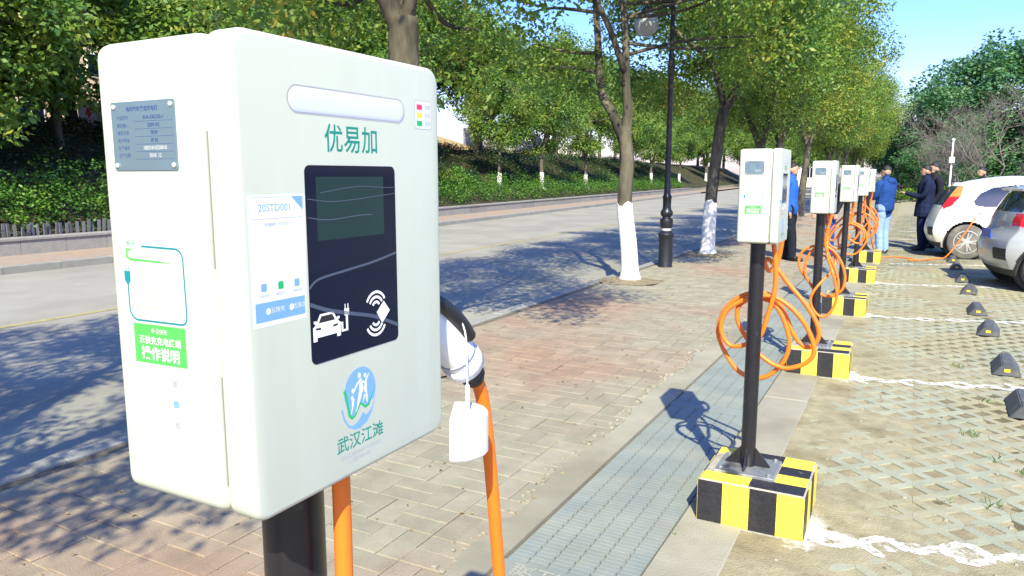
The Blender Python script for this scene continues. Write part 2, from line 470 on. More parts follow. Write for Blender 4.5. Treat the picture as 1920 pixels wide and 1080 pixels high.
# near kerb: flush stones
kerb = empty('kerb'); tag(kerb, kind='structure')
mb = MB(); mb.chbox(-0.13, 0, 0.004, 0.986, -0.30, 0.0, 0.008); kme = mb.mesh('kerb_stone', m_kerb)
for i in range(44):
    o = link('kerb_stone', kme, kerb, (KX + 0.002, 0.3 + i * 0.99, 0.004 + rd.uniform(-0.004, 0.004)), rd.uniform(-0.002, 0.002))
mb = MB(); mb.box(KX - 0.128, KX, 43.9, 190, -0.3, 0.0); tag(mb.build('kerb_far_end', m_kerb, kerb), kind='stuff')

# far kerb, far pavement
fk = empty('far_kerb'); tag(fk, kind='structure')
mb = MB(); mb.chbox(-0.15, 0, 0.005, 0.985, -0.30, 0.015, 0.01); fkm = mb.mesh('kerb_stone', m_kerb)
y = 2.0
while y < 70:
    link('kerb_stone', fkm, fk, (far_kerb(y) + 0.004, y, 0), -math.atan2(far_kerb(y + 1) - far_kerb(y), 1)); y += 0.99
sheet('far_pavement', lambda y: wall_x(y) - 0.1, lambda y: far_kerb(y) - 0.12, YS, 0.0, m_farpave)

# brick pavement: basket weave, cells of two bricks
walk = empty('pavement'); tag(walk, kind='structure')
sheetm = MB(); sheetm.add([(KX, -6, -0.014), (-1.2, -6, -0.014), (-1.2, 190, -0.014), (KX, 190, -0.014)], [(0, 1, 2, 3)])
sheetm.build('joint_sand', m_sand, walk)
CELL = 0.2385; X0 = -1.985; Y0 = 2.275; G = 0.004
def brick_mesh(lx, ly, j):
    b = MB(); jt = lambda: rd.uniform(-0.002, 0.002)
    b.chbox(G / 2 + jt() * .3, lx - G / 2 + jt() * .3, G / 2, ly - G / 2 + jt() * .3, -0.05, 0.0, 0.0035)
    return b.mesh('brick', m_brick)
bmA = [brick_mesh(CELL, CELL / 2, k) for k in range(3)]
bmB = [brick_mesh(CELL / 2, CELL, k) for k in range(3)]
cells = []
for i in range(-9, 3):
    for j in range(-22, 260):
        x = X0 + i * CELL; yb = Y0 + j * CELL
        if x < KX - 0.01 or x > -1.6: continue
        cells.append((math.hypot(x, yb) if yb > 1.0 else 99 + yb * -1, x, yb, (i + j) % 2))
cells.sort()
placed = 0; rest = MB()
for d, x, yb, o in cells:
    for k in range(2):
        dz = rd.gauss(0, 0.0014) - (0.004 if rd.random() < 0.05 else 0)
        bx, by = (x, yb + k * CELL / 2) if o else (x + k * CELL / 2, yb)
        if math.hypot(bx + 3.55, (by - 4.85)) < 0.45 or math.hypot(bx + 3.62, by - 10.46) < 0.42 or math.hypot(bx + 3.5, by - 14.72) < 0.42: continue
        if placed < 300 and d < 90:
            b = link('brick', rd.choice(bmA if o else bmB), walk, (bx, by, dz)); b.rotation_euler = (rd.gauss(0, 0.006), rd.gauss(0, 0.006), 0)
            placed += 1
        elif yb < 40:
            lx, ly = (CELL, CELL / 2) if o else (CELL / 2, CELL)
            rest.chbox(bx + G / 2, bx + lx - G / 2, by + G / 2, by + ly - G / 2, -0.03 + dz, dz, 0.003)
tag(rest.build('far_bricks', m_brick, walk), kind='stuff')
mb = MB(); mb.add([(KX, Y0 + 160 * CELL, -0.001), (-1.3, Y0 + 160 * CELL, -0.001), (-1.3, 190, -0.001), (KX, 190, -0.001)], [(0, 1, 2, 3)])
tag(mb.build('distant_bricks', m_brick, walk), kind='stuff')

# smooth concrete haunch with a ragged broken edge over the bricks
mb = MB(); yy = [0.6 + 0.03 * k for k in range(500)] + [15.6 + 0.6 * k for k in range(60)]
rag = lambda y: -1.545 + 0.05 * fbm(0, y, 1.3) + 0.03 * fbm(3, y, 7) + 0.012 * fbm(9, y, 30) + 0.02 * math.sin(y * 0.8)
gx = lambda y: -1.375 - 0.0 * y
for a, b in zip(yy, yy[1:]):
    ra, rb = rag(a), rag(b)
    mb.add([(ra, a, -0.01), (rb, b, -0.01), (rb + 0.006, b, 0.0075), (ra + 0.006, a, 0.0075), (gx(b), b, 0.0085), (gx(a), a, 0.0085), (gx(b), b, -0.05), (gx(a), a, -0.05)],
           [(0, 3, 2, 1), (3, 5, 4, 2), (5, 7, 6, 4)])
tag(mb.build('concrete_haunch', m_conc), kind='structure')
# loose chips along the broken edge
mb = MB()
for i in range(110):
    y = 1.8 + i * 0.05 + rd.uniform(-.06, .06); q = rd.uniform(0.003, 0.013); x = rag(y) - rd.uniform(-0.01, 0.06)
    mb.chbox(x - q, x + q, y - q * rd.uniform(.5, 1.6), y + q, 0.0, 0.003 + q * 0.8, q * 0.3)
tag(mb.build('concrete_crumbs', m_conc), kind='stuff')

# drain channel with ribbed covers
drain = empty('drain_channel'); tag(drain, kind='structure')
DX0, DX1 = -1.365, -0.835
mb = MB(); mb.add([(DX0 - 0.01, -4, -0.06), (DX1 + 0.01, -4, -0.06), (DX1 + 0.01, 60, -0.06), (DX0 - 0.01, 60, -0.06)], [(0, 1, 2, 3)])
mb.build('channel_bed', m_sand, drain)
NB = 6; W = DX1 - DX0; bw = W / NB; PL = 2.45
mb = MB()
mb.box(0, W, 0.002, 0.11, -0.04, 0.004)                       # plain end rail with the lettering
for k in range(NB):
    xa, xb = k * bw + 0.004, (k + 1) * bw - 0.004
    mb.box(xa, xb, 0.11, PL - 0.002, -0.04, -0.002)
    n = int((PL - 0.12) / 0.03)
    for q in range(n):
        ya = 0.114 + q * 0.03
        mb.chbox(xa + 0.0015, xb - 0.0015, ya, ya + 0.0283, -0.002, 0.0015, 0.0012)
    if k:
        for q in range(int((PL - 0.12) / 0.055)):
            ya = 0.12 + q * 0.055
            mb.box(xa - 0.008, xa, ya, ya + 0.026, -0.03, 0.0025)
gme = mb.mesh('drain_cover', m_grate)
for i in range(14):
    o = link('drain_cover', gme, drain, (DX0, 2.38 - PL + i * PL, 0.0))
    if i in (0, 1):
        me = text_mesh('武汉江滩', 0.105, mat('raised_letters', (0.30, 0.30, 0.25), rough=0.8), bold=0.001)
        me.transform(Matrix.Translation((W / 2, 0.056, 0.0062)) @ Matrix.Rotation(PI, 4, 'Z'))
        link('raised_lettering', me, o)

# concrete edging strip between drain and lot
edging = empty('edging_strip'); tag(edging, kind='structure')
for i in range(22):
    ya = 1.05 + i * 1.42
    mb = MB(); mb.chbox(DX1 + 0.006, -0.56 + rd.uniform(-0.01, 0.02), ya + 0.004, ya + 1.414, -0.15, 0.012 + rd.uniform(-.003, .003), 0.006)
    mb.build('edging_slab', m_conc, edging)

# ------------------------------------------------------------------ parking lot: turf pavers with diamond openings, soil in the openings
lot = empty('parking_lot'); tag(lot, kind='structure')
def lot_cell(mb, x, y, z=0.0, h=0.066, deep=0.05, walls=True, c=0.2):
    m = c / 2
    O = [(h, 0), (c - h, 0), (c, h), (c, c - h), (c - h, c), (h, c), (0, c - h), (0, h)]
    I = [(m, m - h), (m + h, m), (m, m + h), (m - h, m)]
    vs = [(x + a, y + b, z) for a, b in O + I]
    fs = [(0, 1, 8), (1, 2, 9, 8), (2, 3, 9), (3, 4, 10, 9), (4, 5, 10), (5, 6, 11, 10), (6, 7, 11), (7, 0, 8, 11)]
    if walls:
        n = len(vs); vs += [(a, b, z - deep) for a, b, _ in vs]
        fs += [(8, 9, 21, 20), (9, 10, 22, 21), (10, 11, 23, 22), (11, 8, 20, 23)]
        fs += [(1, 13, 14, 2), (3, 15, 16, 4), (5, 17, 18, 6), (7, 19, 12, 0)]
        fs += [(0, 12, 13, 1), (2, 14, 15, 3), (4, 16, 17, 5), (6, 18, 19, 7)]
    mb.add(vs, fs)
mb = MB(); lot_cell(mb, 0.001, 0); lot_cell(mb, 0.2, 0); tm = mb.mesh('turf_paver', m_turf)
LX0 = -0.90; LY0 = 0.02
cand = []
for i in range(0, 26):
    for j in range(0, 170):
        x = LX0 + i * 0.4 + (0.2 if j % 2 else 0); yb = LY0 + j * 0.2
        if x < -0.58: continue
        vis = (x / max(yb, .1)) < 0.19 and yb > 2.4
        cand.append((math.hypot(x, yb) + (0 if vis else 50), x, yb))
cand.sort(); rest = MB()
for n, (d, x, yb) in enumerate(cand):
    dz = max(-0.003, min(0.0012, rd.gauss(0, 0.0012)))
    if n < 300:
        o = link('turf_paver', tm, lot, (x, yb, dz)); o.rotation_euler = (rd.gauss(0, .004), rd.gauss(0, .004), 0)
    elif yb < 34 and x < 7:
        lot_cell(rest, x, yb, dz, walls=False); lot_cell(rest, x + 0.2, yb, dz, walls=False)
tag(rest.build('far_turf_pavers', m_turf, lot), kind='stuff')
def soil_grid(name, xs, ys, fn, parent):
    nx, ny = len(xs), len(ys)
    v = [(x, y, fn(x, y)) for y in ys for x in xs]
    f = [(j * nx + i, j * nx + i + 1, (j + 1) * nx + i + 1, (j + 1) * nx + i) for j in range(ny - 1) for i in range(nx - 1)]
    me = bpy.data.meshes.new(name); me.from_pydata(v, [], f); me.materials.append(m_lotsoil)
    me.polygons.foreach_set('use_smooth', [True] * len(f))
    o = link(name, me, parent); tag(o, kind='stuff'); return o
def soil_h(x, y):
    n = fbm(x, y, 1.1) * 0.55 + fbm(x, y, 4.5, 3.0) * 0.35 + fbm(x, y, 18.0, 5.0) * 0.16
    bias = -0.004 - 0.006 * min(max((x - 0.1) / 0.6, -1.2), 1.0) + 0.005 * math.exp(-((y - 3.0) / 1.0) ** 2)
    h = bias + 0.011 * n
    return max(min(h, 0.0042), -0.022)
fx = [-0.60 + 0.022 * i for i in range(110)]; fy = [2.3 + 0.022 * i for i in range(330)]
soil_grid('dusty_soil', fx, fy, lambda x, y: soil_h(x, y) - 0.0002, lot)
fx3 = [-0.60 + 0.05 * i for i in range(66)]; fy3 = [2.3 + 0.05 * i for i in range(146)]
cs = soil_grid('soil_fill', fx3, fy3, lambda x, y: -0.0085 + 0.0035 * fbm(x, y, 3.0, 9.0), lot)
cs.data.materials[0] = mat('dark_soil', (0.20, 0.175, 0.11), var=0.3, scale=14, rough=0.95, bump=0.6, bscale=120, coord='World', second=(0.13, 0.115, 0.07), sscale=5, spec=0.1)
fx2 = [-0.60 + 0.09 * i for i in range(90)]; fy2 = [9.54 + 0.09 * i for i in range(270)]
soil_grid('far_dusty_soil', fx2, fy2, lambda x, y: -0.003 + 0.010 * fbm(x, y, 1.1) + 0.004 * fbm(x, y, 5), lot)
mb = MB(); mb.add([(-1.0, -20, -0.045), (60, -20, -0.045), (60, 56, -0.045), (-1.0, 56, -0.045)], [(0, 1, 2, 3)])
mb.build('soil_bed', m_lotsoil, lot)
mb = MB(); mb.add([(-0.6, 33.8, -0.004), (60, 33.8, -0.004), (60, 56, -0.004), (-0.6, 56, -0.004)], [(0, 1, 2, 3)])
mb.add([(7.3, -20, -0.004), (60, -20, -0.004), (60, 33.79, -0.004), (7.3, 33.79, -0.004)], [(0, 1, 2, 3)])
mb.build('distant_turf_paving', mat('far_lot', (0.28, 0.27, 0.185), var=0.15, scale=5, rough=0.95, coord='World', spec=0.1), lot)

CH = [(-0.56 - 0.031 * k, 0.55 + 2.87 * k) for k in range(6)]         # poles of the six chargers
# white bay lines: paint that survives on the paver ribs
lines = empty('bay_marking'); tag(lines, kind='structure')
for k in range(1, 9):
    ya = 0.55 + 2.87 * k - 0.17
    mb = MB(); far = k > 5
    if far:
        xx = -0.28
        while xx < 6.0:
            yc = ya + 0.28 * (xx + 0.3)
            mb.add([(xx, yc - .05, 0.009), (xx + 0.2, yc + 0.006, 0.009), (xx + 0.2, yc + 0.106, 0.009), (xx, yc + .05, 0.009)], [(0, 1, 2, 3)]); xx += 0.2
    else:
        for q in range(28):
            xa = -0.28 + q * 0.2; yc = ya + 0.28 * (xa + 0.3)
            mb.add([(xa, yc - .05, 0.0044), (xa + 0.2, yc + 0.006, 0.0044), (xa + 0.2, yc + 0.106, 0.0044), (xa, yc + .05, 0.0044)], [(0, 1, 2, 3)]); mb.mi[-1] = 1
        # paint clings to the ribs of the pavers, not to the soil between them
        hw = 0.0245
        for i in range(-2, 30):
            for j in range(int((ya - LY0) / 0.2) - 3, int((ya + 1.9 - LY0) / 0.2) + 3):
                for q, (ox, oy, a) in enumerate(((0.05, 0.05, -45), (0.15, 0.05, 45), (0.15, 0.15, -45), (0.05, 0.15, 45))):
                    cx, cy = LX0 + 0.6 + 0.2 * i + ox, LY0 + 0.2 * j + oy
                    dist = cy - (ya + 0.28 * (cx + 0.3))
                    if cx < -0.3 or cx > 5.5 or abs(dist) > 0.075: continue
                    wear = mnoise.noise(Vector((cx * 3.1, cy * 3.1, k)))
                    if wear < (-0.5 if cx > 0.2 else -0.25): continue
                    ca, sa = math.cos(R(a)), math.sin(R(a)); hl = 0.0707
                    H = [(-hl, 0), (-hl + hw, -hw), (hl - hw, -hw), (hl, 0), (hl - hw, hw), (-hl + hw, hw)]
                    f = 1.0
                    mb.add([(cx + (u * ca - v * sa) * f, cy + (u * sa + v * ca) * f, 0.0048) for u, v in H], [(0, 1, 2, 3, 4, 5)])
    mb.build('bay_line', [m_linepaint, m_linefilm], lines)
# paint slopped on the ground beside the blocks
for k in range(1, 5):
    x, y = CH[k]
    mb = MB(); mb.add([(1.0 * math.cos(2 * PI * i / 40), 1.0 * math.sin(2 * PI * i / 40), 0) for i in range(40)], [tuple(range(40))])
    o = mb.build('spilled_paint', m_splash, lines, loc=(x + 0.27, y - 0.10, 0.0065 + .0004 * k)); o.scale = (0.13, 0.27, 1)
    mb = MB(); mb.add([(1.0 * math.cos(2 * PI * i / 40), 1.0 * math.sin(2 * PI * i / 40), 0) for i in range(40)], [tuple(range(40))])
    o = mb.build('spilled_paint', m_splash, lines, loc=(x + 0.40, y - 0.10, 0.0073 + .0004 * k)); o.scale = (0.16, 0.07, 1)

# bits of gravel and grass in the lot
mb = MB()
for i in range(160):
    x, y = rd.uniform(-0.5, 1.2), 2.6 + 5.5 * rd.random() ** 1.4; q = rd.uniform(0.003, 0.010); z = soil_h(x, y)
    mb.cur = i % 2; mb.chbox(x - q, x + q, y - q * .8, y + q * rd.uniform(.6, 1.3), z - .003, z + q, q * 0.4)
tag(mb.build('gravel', [m_conc, m_sand]), kind='stuff')
def blades(name, cen, n, spread, hgt, m, seed):
    g = random.Random(seed); mb = MB()
    for _ in range(n):
        a = g.uniform(0, 2 * PI); r = spread * math.sqrt(g.random()); x, y = cen[0] + r * math.cos(a), cen[1] + r * math.sin(a)
        b = g.uniform(0, 2 * PI); h = hgt * g.uniform(.4, 1.1); lean = g.uniform(.2, 1.2) * h; w = 0.0022
        dx, dy = math.cos(b), math.sin(b); z = cen[2]
        mb.add([(x - dy * w, y + dx * w, z), (x + dy * w, y - dx * w, z), (x + dx * lean * .5 + dy * w * .7, y + dy * lean * .5 - dx * w * .7, z + h * .7), (x + dx * lean, y + dy * lean, z + h)], [(0, 1, 2), (0, 2, 3)])
    return tag(mb.build(name, m), kind='stuff')
m_grass = leaf_mat('grass_blade', [(0.0, (0.04, 0.10, 0.02)), (0.5, (0.08, 0.15, 0.03)), (1.0, (0.24, 0.24, 0.08))], trans=0.2)
for i, (x, y, n) in enumerate([(0.40, 5.1, 26), (0.62, 4.55, 20), (0.50, 4.70, 14), (0.43, 4.02, 18), (0.42, 6.95, 26), (0.55, 5.95, 20), (-0.80, 3.02, 12), (0.25, 3.95, 8)]):
    blades('grass_tuft', (x, y, -0.004), n, 0.05, 0.035, m_grass, i)

# ------------------------------------------------------------------ EV charger
def chain(P, y_of, z0=None):
    return [(P[2 * i], y_of(i, len(P) // 2), P[2 * i + 1]) for i in range(len(P) // 2)]
P2 = [0.058, 1.265, 0.058, 1.25, 0.068, 1.176, 0.074, 1.082, 0.066, 1.005, 0.046, 0.92, 0.02, 0.827, -0.027, 0.786, -0.077, 0.763, -0.121, 0.766, -0.155, 0.809, -0.162, 0.862, -0.141, 0.924, -0.08, 0.974, -0.031, 0.994, 0.024, 1.008, 0.084, 0.999, 0.146, 0.958, 0.202, 0.896, 0.238, 0.824, 0.249, 0.769, 0.234, 0.729, 0.195, 0.698, 0.137, 0.678, 0.088, 0.685, 0.045, 0.705, 0.0, 0.74, -0.037, 0.782, -0.074, 0.838, -0.097, 0.894, -0.088, 0.951, -0.037, 0.984, 0.037, 0.984, 0.081, 0.949, 0.114, 0.888, 0.137, 0.814, 0.133, 0.742, 0.101, 0.674, 0.043, 0.62, -0.019, 0.609, -0.083, 0.63, -0.144, 0.704, -0.18, 0.78, -0.187, 0.833, -0.166, 0.908, -0.123, 0.964, -0.062, 1.002, 0.005, 1.013, 0.067, 0.986, 0.113, 0.914, 0.153, 0.828, 0.203, 0.776, 0.242, 0.79, 0.26, 0.839, 0.242, 0.9, 0.191, 0.977, 0.117, 1.06, 0.034, 1.162]
P3 = [0.044, 1.265, 0.044, 1.237, 0.053, 1.152, 0.039, 1.057, 0.048, 0.979, 0.094, 0.878, 0.135, 0.785, 0.153, 0.69, 0.141, 0.611, 0.094, 0.6, 0.038, 0.603, -0.022, 0.643, -0.075, 0.719, -0.101, 0.779, -0.099, 0.85, -0.078, 0.921, -0.033, 0.976, 0.031, 0.996, 0.105, 0.956, 0.166, 0.864, 0.195, 0.762, 0.186, 0.666, 0.141, 0.619, 0.054, 0.6, -0.022, 0.651, -0.101, 0.743, -0.142, 0.812, -0.154, 0.882, -0.129, 0.945, -0.058, 0.988, 0.031, 0.992, 0.089, 0.955, 0.119, 0.879, 0.098, 0.8, 0.038, 0.726, -0.014, 0.652, -0.036, 0.579, -0.018, 0.51, 0.038, 0.452, 0.094, 0.466, 0.134, 0.531, 0.153, 0.612, 0.14, 0.707, 0.105, 0.826, 0.06, 0.928, 0.05, 1.056, 0.05, 1.168]
GUN = [(0.055, 0.354, 0.93), (0.056, 0.340, 1.034), (0.057, 0.320, 1.16), (0.058, 0.298, 1.254), (0.058, 0.27, 1.292)]
def cable_mesh(kind):
    if kind in (1, 2):
        c = chain(P2, lambda i, n: 0.05 + 0.10 * i / n)
    elif kind == 3:
        c = chain(P3, lambda i, n: (0.05 + 0.08 * i / n) if i < 33 else (0.05 if i < 34 else (-0.02 if i < 35 else (-0.055 if i < 44 else (0.05 if i < 45 else 0.1)))))
    else:
        c = [(x * -0.9 + 0.05, y, z * 0.9 + 0.11 if i > 3 else z) for i, (x, y, z) in enumerate(chain(P2, lambda i, n: 0.05 + 0.10 * i / n))]
        c[0] = (0.058, 0.05, 1.265); c[1] = (0.058, 0.05, 1.25); c[2] = (0.06, 0.05, 1.18); c[3] = (0.06, 0.055, 1.12); c[4] = (0.03, 0.06, 1.02)
    if kind == 1:
        c = [(0.068, 0.0, 1.268), (0.068, 0.0, 1.2), (0.069, 0.0, 1.05), (0.068, 0.02, 0.85)] + [(x, y, z - 0.22) for x, y, z in chain(P2, lambda i, n: 0.05 + 0.10 * i / n)[6:]]
        tail = [(0.05, 0.2, 0.62), (0.052, 0.32, 0.58), (0.053, 0.375, 0.72)] + GUN
    else:
        # last strand climbs to the plug on the far side of the housing
        tail = [(0.0, 0.20, 1.15), (0.01, 0.27, 1.10), (0.04, 0.31, 1.14)] + GUN[3:]
    pts = spline(c + tail, 5)
    mb = MB(); mb.tube(pts, 0.0094 if kind == 1 else 0.0108, 8 if kind > 1 else 14)
    return mb.mesh('charging_cable', m_orange, True)
cables = {k: cable_mesh(k) for k in (1, 2, 3, 4)}

def make_charger():
    r = empty('charging_station')
    # base block with painted stripes: separate painted panels sit 2 mm proud on a cement core
    core = MB(); core.chbox(-0.17, 0.28, -0.23, 0.22, -0.05, 0.208, 0.008)
    blk = core.build('base_block', m_cement, r)
    fr = [(-0.17, -0.062, 1), (-0.062, 0.053, 0), (0.053, 0.168, 1), (0.168, 0.28, 0)]
    def panel(c, nm='painted_stripe', poly=None, a=None):
        m = MB(); P = poly; n = len(P)
        e1 = Vector(P[1]) - Vector(P[0]); e2 = Vector(P[2]) - Vector(P[1]); nn = e1.cross(e2).normalized()
        Q = [tuple(Vector(p) + nn * 0.002) for p in P]
        m.add(list(P) + Q, [tuple(range(n, 2 * n))] + [(i, (i + 1) % n, (i + 1) % n + n, i + n) for i in range(n)])
        return m.build('painted_stripe', m_block_k if c else m_block_y, blk)
    Z0, Z1 = 0.012, 0.203
    for a, b, c in fr:
        panel(c, poly=[(a, -0.23, Z0), (b, -0.23, Z0), (b, -0.23, Z1), (a, -0.23, Z1)])
    for a, b, c in [(-0.23, -0.12, 1), (-0.12, -0.01, 0), (-0.01, 0.10, 1), (0.10, 0.22, 0)]:
        panel(c, poly=[(0.28, a, Z0), (0.28, b, Z0), (0.28, b, Z1), (0.28, a, Z1)])
        panel(1 - c, poly=[(-0.17, b, Z0), (-0.17, a, Z0), (-0.17, a, Z1), (-0.17, b, Z1)])
    for a, b, c in fr:
        panel(1 - c, poly=[(b, 0.22, Z0), (a, 0.22, Z0), (a, 0.22, Z1), (b, 0.22, Z1)])
    T = 0.208
    top = [(-0.162, 0.045, -0.222, -0.125, 0), (0.045, 0.272, -0.222, -0.125, 1), (0.14, 0.272, -0.125, -0.02, 0), (0.14, 0.272, -0.02, 0.085, 1), (0.14, 0.272, 0.085, 0.212, 0),
           (-0.02, 0.14, 0.12, 0.212, 1), (-0.162, -0.02, 0.13, 0.212, 0)]
    for a, b, y0, y1, c in top:
        panel(c, poly=[(a, y0, T), (b, y0, T), (b, y1, T), (a, y1, T)])
    p = MB(); p.chbox(-0.125, 0.135, -0.128, 0.118, 0.206, 0.222, 0.003)
    pl = p.build('base_plate', m_plate, r)
    for sx in (-1, 1):
        for sy in (-1, 1):
            b = MB(); b.lathe([(0.009, 0.222), (0.009, 0.232), (0.006, 0.235)], 6, (0.005 + sx * 0.105, -0.005 + sy * 0.10, 0)); b.build('bolt', m_plate, pl)
    p = MB(); p.lathe([(0.0325, 0.22), (0.0325, 1.30)], 28); me = p.mesh('pole', m_pole, True); sharpen(me); link('pole', me, r)
    for k in range(4):
        a = R(0 + 90 * k); d = Vector((math.cos(a), math.sin(a), 0)); n = Vector((-d.y, d.x, 0)) * 0.003
        b = MB(); P = [d * 0.031 + Vector((0, 0, 0.222)), d * 0.10 + Vector((0, 0, 0.222)), d * 0.10 + Vector((0, 0, 0.23)), d * 0.031 + Vector((0, 0, 0.31))]
        b.add([p_ - n for p_ in P] + [p_ + n for p_ in P], [(3, 2, 1, 0), (4, 5, 6, 7), (0, 1, 5, 4), (1, 2, 6, 5), (2, 3, 7, 6)]); b.build('gusset', m_pole, pl)
    # housing
    b = rbox('housing', (-0.070, 0.0655, -0.14, 0.14, 1.262, 1.662), 0.014, 5, m_white, r)
    rbox('seal', (0.06, 0.072, -0.134, 0.134, 1.268, 1.656), 0.003, 2, m_seal, b)
    dr = rbox('door', (0.0675, 0.1, -0.141, 0.141, 1.261, 1.663), 0.006, 4, m_white, r, big=0.018)
    for za, zb in ((1.475, 1.585), (1.29, 1.385)):
        h = MB(); h.box(0.0655, 0.0672, -0.1388, -0.135, za, zb); h.build('hinge_slot_shade', mat('slot_shade_grey', (0.30, 0.34, 0.31), rough=.8), b)  # solid strip; its grey-green paints the shadow line of the slot
    fl = MB(); fl.lathe([(0.05, 1.252), (0.05, 1.264)], 20); fl.build('mounting_flange', m_pole, r)
    # ---- front
    FR = on_front(0.10008); F2 = on_front(0.10016); F3 = on_front(0.10024)
    c = 0.55                                                     # drawings were measured with y from the middle of the face
    bm = bmesh.new()                                             # bulging light strip
    for i in range(9):
        t = -PI / 2 + PI * i / 8
    bm.free()
    prof = []
    sm = MB(); n = 36
    yc0, yc1, zc, rr = -0.083 + 0.0105, 0.076 - 0.0105, 1.6135, 0.0105
    rings = []
    for q, s in enumerate((1.0, 0.93, 0.7, 0.35, 0.0)):
        ring = []
        for k in range(n):
            t = 2 * PI * k / n; yc = yc1 if math.cos(t) >= 0 else yc0
            ring.append((0.1002 + 0.0006 * math.sqrt(max(0, 1 - s * s)) , yc + rr * s * math.cos(t), zc + rr * s * math.sin(t)))
        rings.append(ring)
    vs = sum(rings, []); fs = []
    for q in range(4):
        for k in range(n): fs.append((q * n + k, q * n + (k + 1) % n, (q + 1) * n + (k + 1) % n, (q + 1) * n + k))
    sm.add(vs, fs); sm.build('light_strip', m_strip, dr, True)
    ot = [(yc + (rr + 0.0016) * math.cos(t), zc + (rr + 0.0016) * math.sin(t)) for t, yc in [(2 * PI * k / 40, yc1 if math.cos(2 * PI * k / 40) >= 0 else yc0) for k in range(40)]]
    flat('strip_rim', [ot], m_palegrey, FR, dr)
    ip = flat('indicator_panel', [rrect(0.095, 0.1245, 1.598, 1.6275, 0.002)], m_palegrey, FR, dr)
    flat('indicator_face', [rrect(0.0956, 0.1239, 1.5986, 1.6269, 0.002)], mat('indicator_white', (0.60, 0.63, 0.60), rough=0.5), F2, ip)
    for q, mm in enumerate((m_red, m_yel, m_green2)):
        z = 1.6205 - q * 0.0083
        flat('indicator_light', [[(0.0985, z - 0.0026), (0.108, z - 0.0026), (0.108, z + 0.0026), (0.0985, z + 0.0026)]], mm, F3, ip)
        lettering(('故障', '充电', '电源')[q], 0.0048, 0.1175, z, m_greyp, F3, ip)
    lettering('优易加', 0.0265, -0.004, 1.581, m_teal, FR, dr, sx=0.95, bold=0.00025)
    # screen
    sc = MB()
    P = rrect(-0.068, 0.058, 1.383, 1.559, 0.006); n = len(P)
    sc.add([(0.1, p[0], p[1]) for p in P] + [(0.1005, p[0], p[1]) for p in P], [tuple(range(n, 2 * n))] + [(i, (i + 1) % n, (i + 1) % n + n, i + n) for i in range(n)])
    s = sc.build('screen', m_glassk, dr)
    S1 = on_front(0.10058); S2 = on_front(0.10066)
    flat('display', [[(-0.055, 1.493), (0.039, 1.493), (0.039, 1.549), (-0.055, 1.549)]], m_lcd, S1, s)
    for P, w in (([(-0.068, 1.452), (-0.056, 1.459), (-0.02, 1.463), (0.02, 1.467), (0.058, 1.473)], 0.0022), ([(-0.068, 1.438), (-0.045, 1.4295), (-0.01, 1.4205), (0.02, 1.413), (0.058, 1.398)], 0.0035),
                 ([(-0.066, 1.53), (-0.03, 1.527), (0.03, 1.5305), (0.057, 1.5325)], 0.0007), ([(-0.066, 1.514), (-0.04, 1.511), (0.0, 1.513), (0.02, 1.513)], 0.0009), ([(-0.05, 1.535), (0.0, 1.540), (0.04, 1.5385), (0.056, 1.5385)], 0.0007)):
        flat('film_wrinkle', [stroke(spline2(P), w)], m_film, S2, s)
    # car symbol
    u0, v0 = -0.0655, 1.4035
    W_, H_ = 0.036, 0.0245
    cp = lambda L: [(u0 + a * W_, v0 + b * H_) for a, b in L]
    flat('car_symbol', [cp([(0, 0), (0.14, 0), (0.14, 0.13), (0.86, 0.13), (0.86, 0), (1, 0), (1, 0.52), (0.9, 0.62), (0.97, 0.68), (0.97, 0.76), (0.88, 0.76), (0.86, 0.7), (0.74, 0.98), (0.26, 0.98), (0.14, 0.7), (0.12, 0.76), (0.03, 0.76), (0.03, 0.68), (0.1, 0.62), (0, 0.52)])], m_wprint, S2, s)
    flat('car_symbol_glass', [cp([(0.2, 0.66), (0.8, 0.66), (0.7, 0.9), (0.3, 0.9)]), cp([(0.1, 0.42), (0.28, 0.40), (0.28, 0.48), (0.1, 0.5)]), cp([(0.72, 0.40), (0.9, 0.42), (0.9, 0.5), (0.72, 0.48)])], m_plugk, on_front(0.10074), s)
    flat('plug_symbol', [cp([(1.16, 0.72), (1.34, 0.72), (1.34, 0.98), (1.16, 0.98)]), cp([(1.18, 0.98), (1.21, 0.98), (1.21, 1.16), (1.18, 1.16)]), cp([(1.29, 0.98), (1.32, 0.98), (1.32, 1.16), (1.29, 1.16)]),
                         cp([(1.21, 0.72), (1.21, 0.2), (1.1, 0.2), (1.1, 0.5), (1.0, 0.5), (1.0, 0.42), (1.03, 0.42), (1.03, 0.12), (1.29, 0.12), (1.29, 0.72)])], m_wprint, S2, s)
    arcs = []
    for cen, sg in (((0.024, 1.4215), 1), ((0.0235, 1.4095), -1)):
        for rad in (0.0055, 0.0105, 0.0155):
            arcs.append(stroke([(cen[0] - 0.001 + rad * math.cos(t), cen[1] + sg * rad * math.sin(t)) for t in [R(28 + 125 * q / 10) for q in range(11)]], 0.0026))
    flat('contactless_symbol', arcs, m_wprint, S2, s)
    flat('card_symbol', [[(0.0235, 1.4165), (0.035, 1.4265), (0.0445, 1.4155), (0.032, 1.4045)]], m_wprint, on_front(0.10074), s)
    # white and blue sticker, code left blank
    st = flat('instruction_sticker', [[(-0.132, 1.4275), (-0.0715, 1.4275), (-0.0685, 1.535), (-0.132, 1.535)]], m_paper, FR, dr)
    flat('sticker_band', [[(-0.129, 1.4315), (-0.0735, 1.4315), (-0.0735, 1.4475), (-0.129, 1.4475)]], m_skyblue, F2, st)
    flat('sticker_corner', [[(-0.0845, 1.533), (-0.0715, 1.533), (-0.0715, 1.521)]], m_skyblue, F2, st)
    lettering('20STD001', 0.0085, -0.103, 1.524, m_skyblue, F2, st)
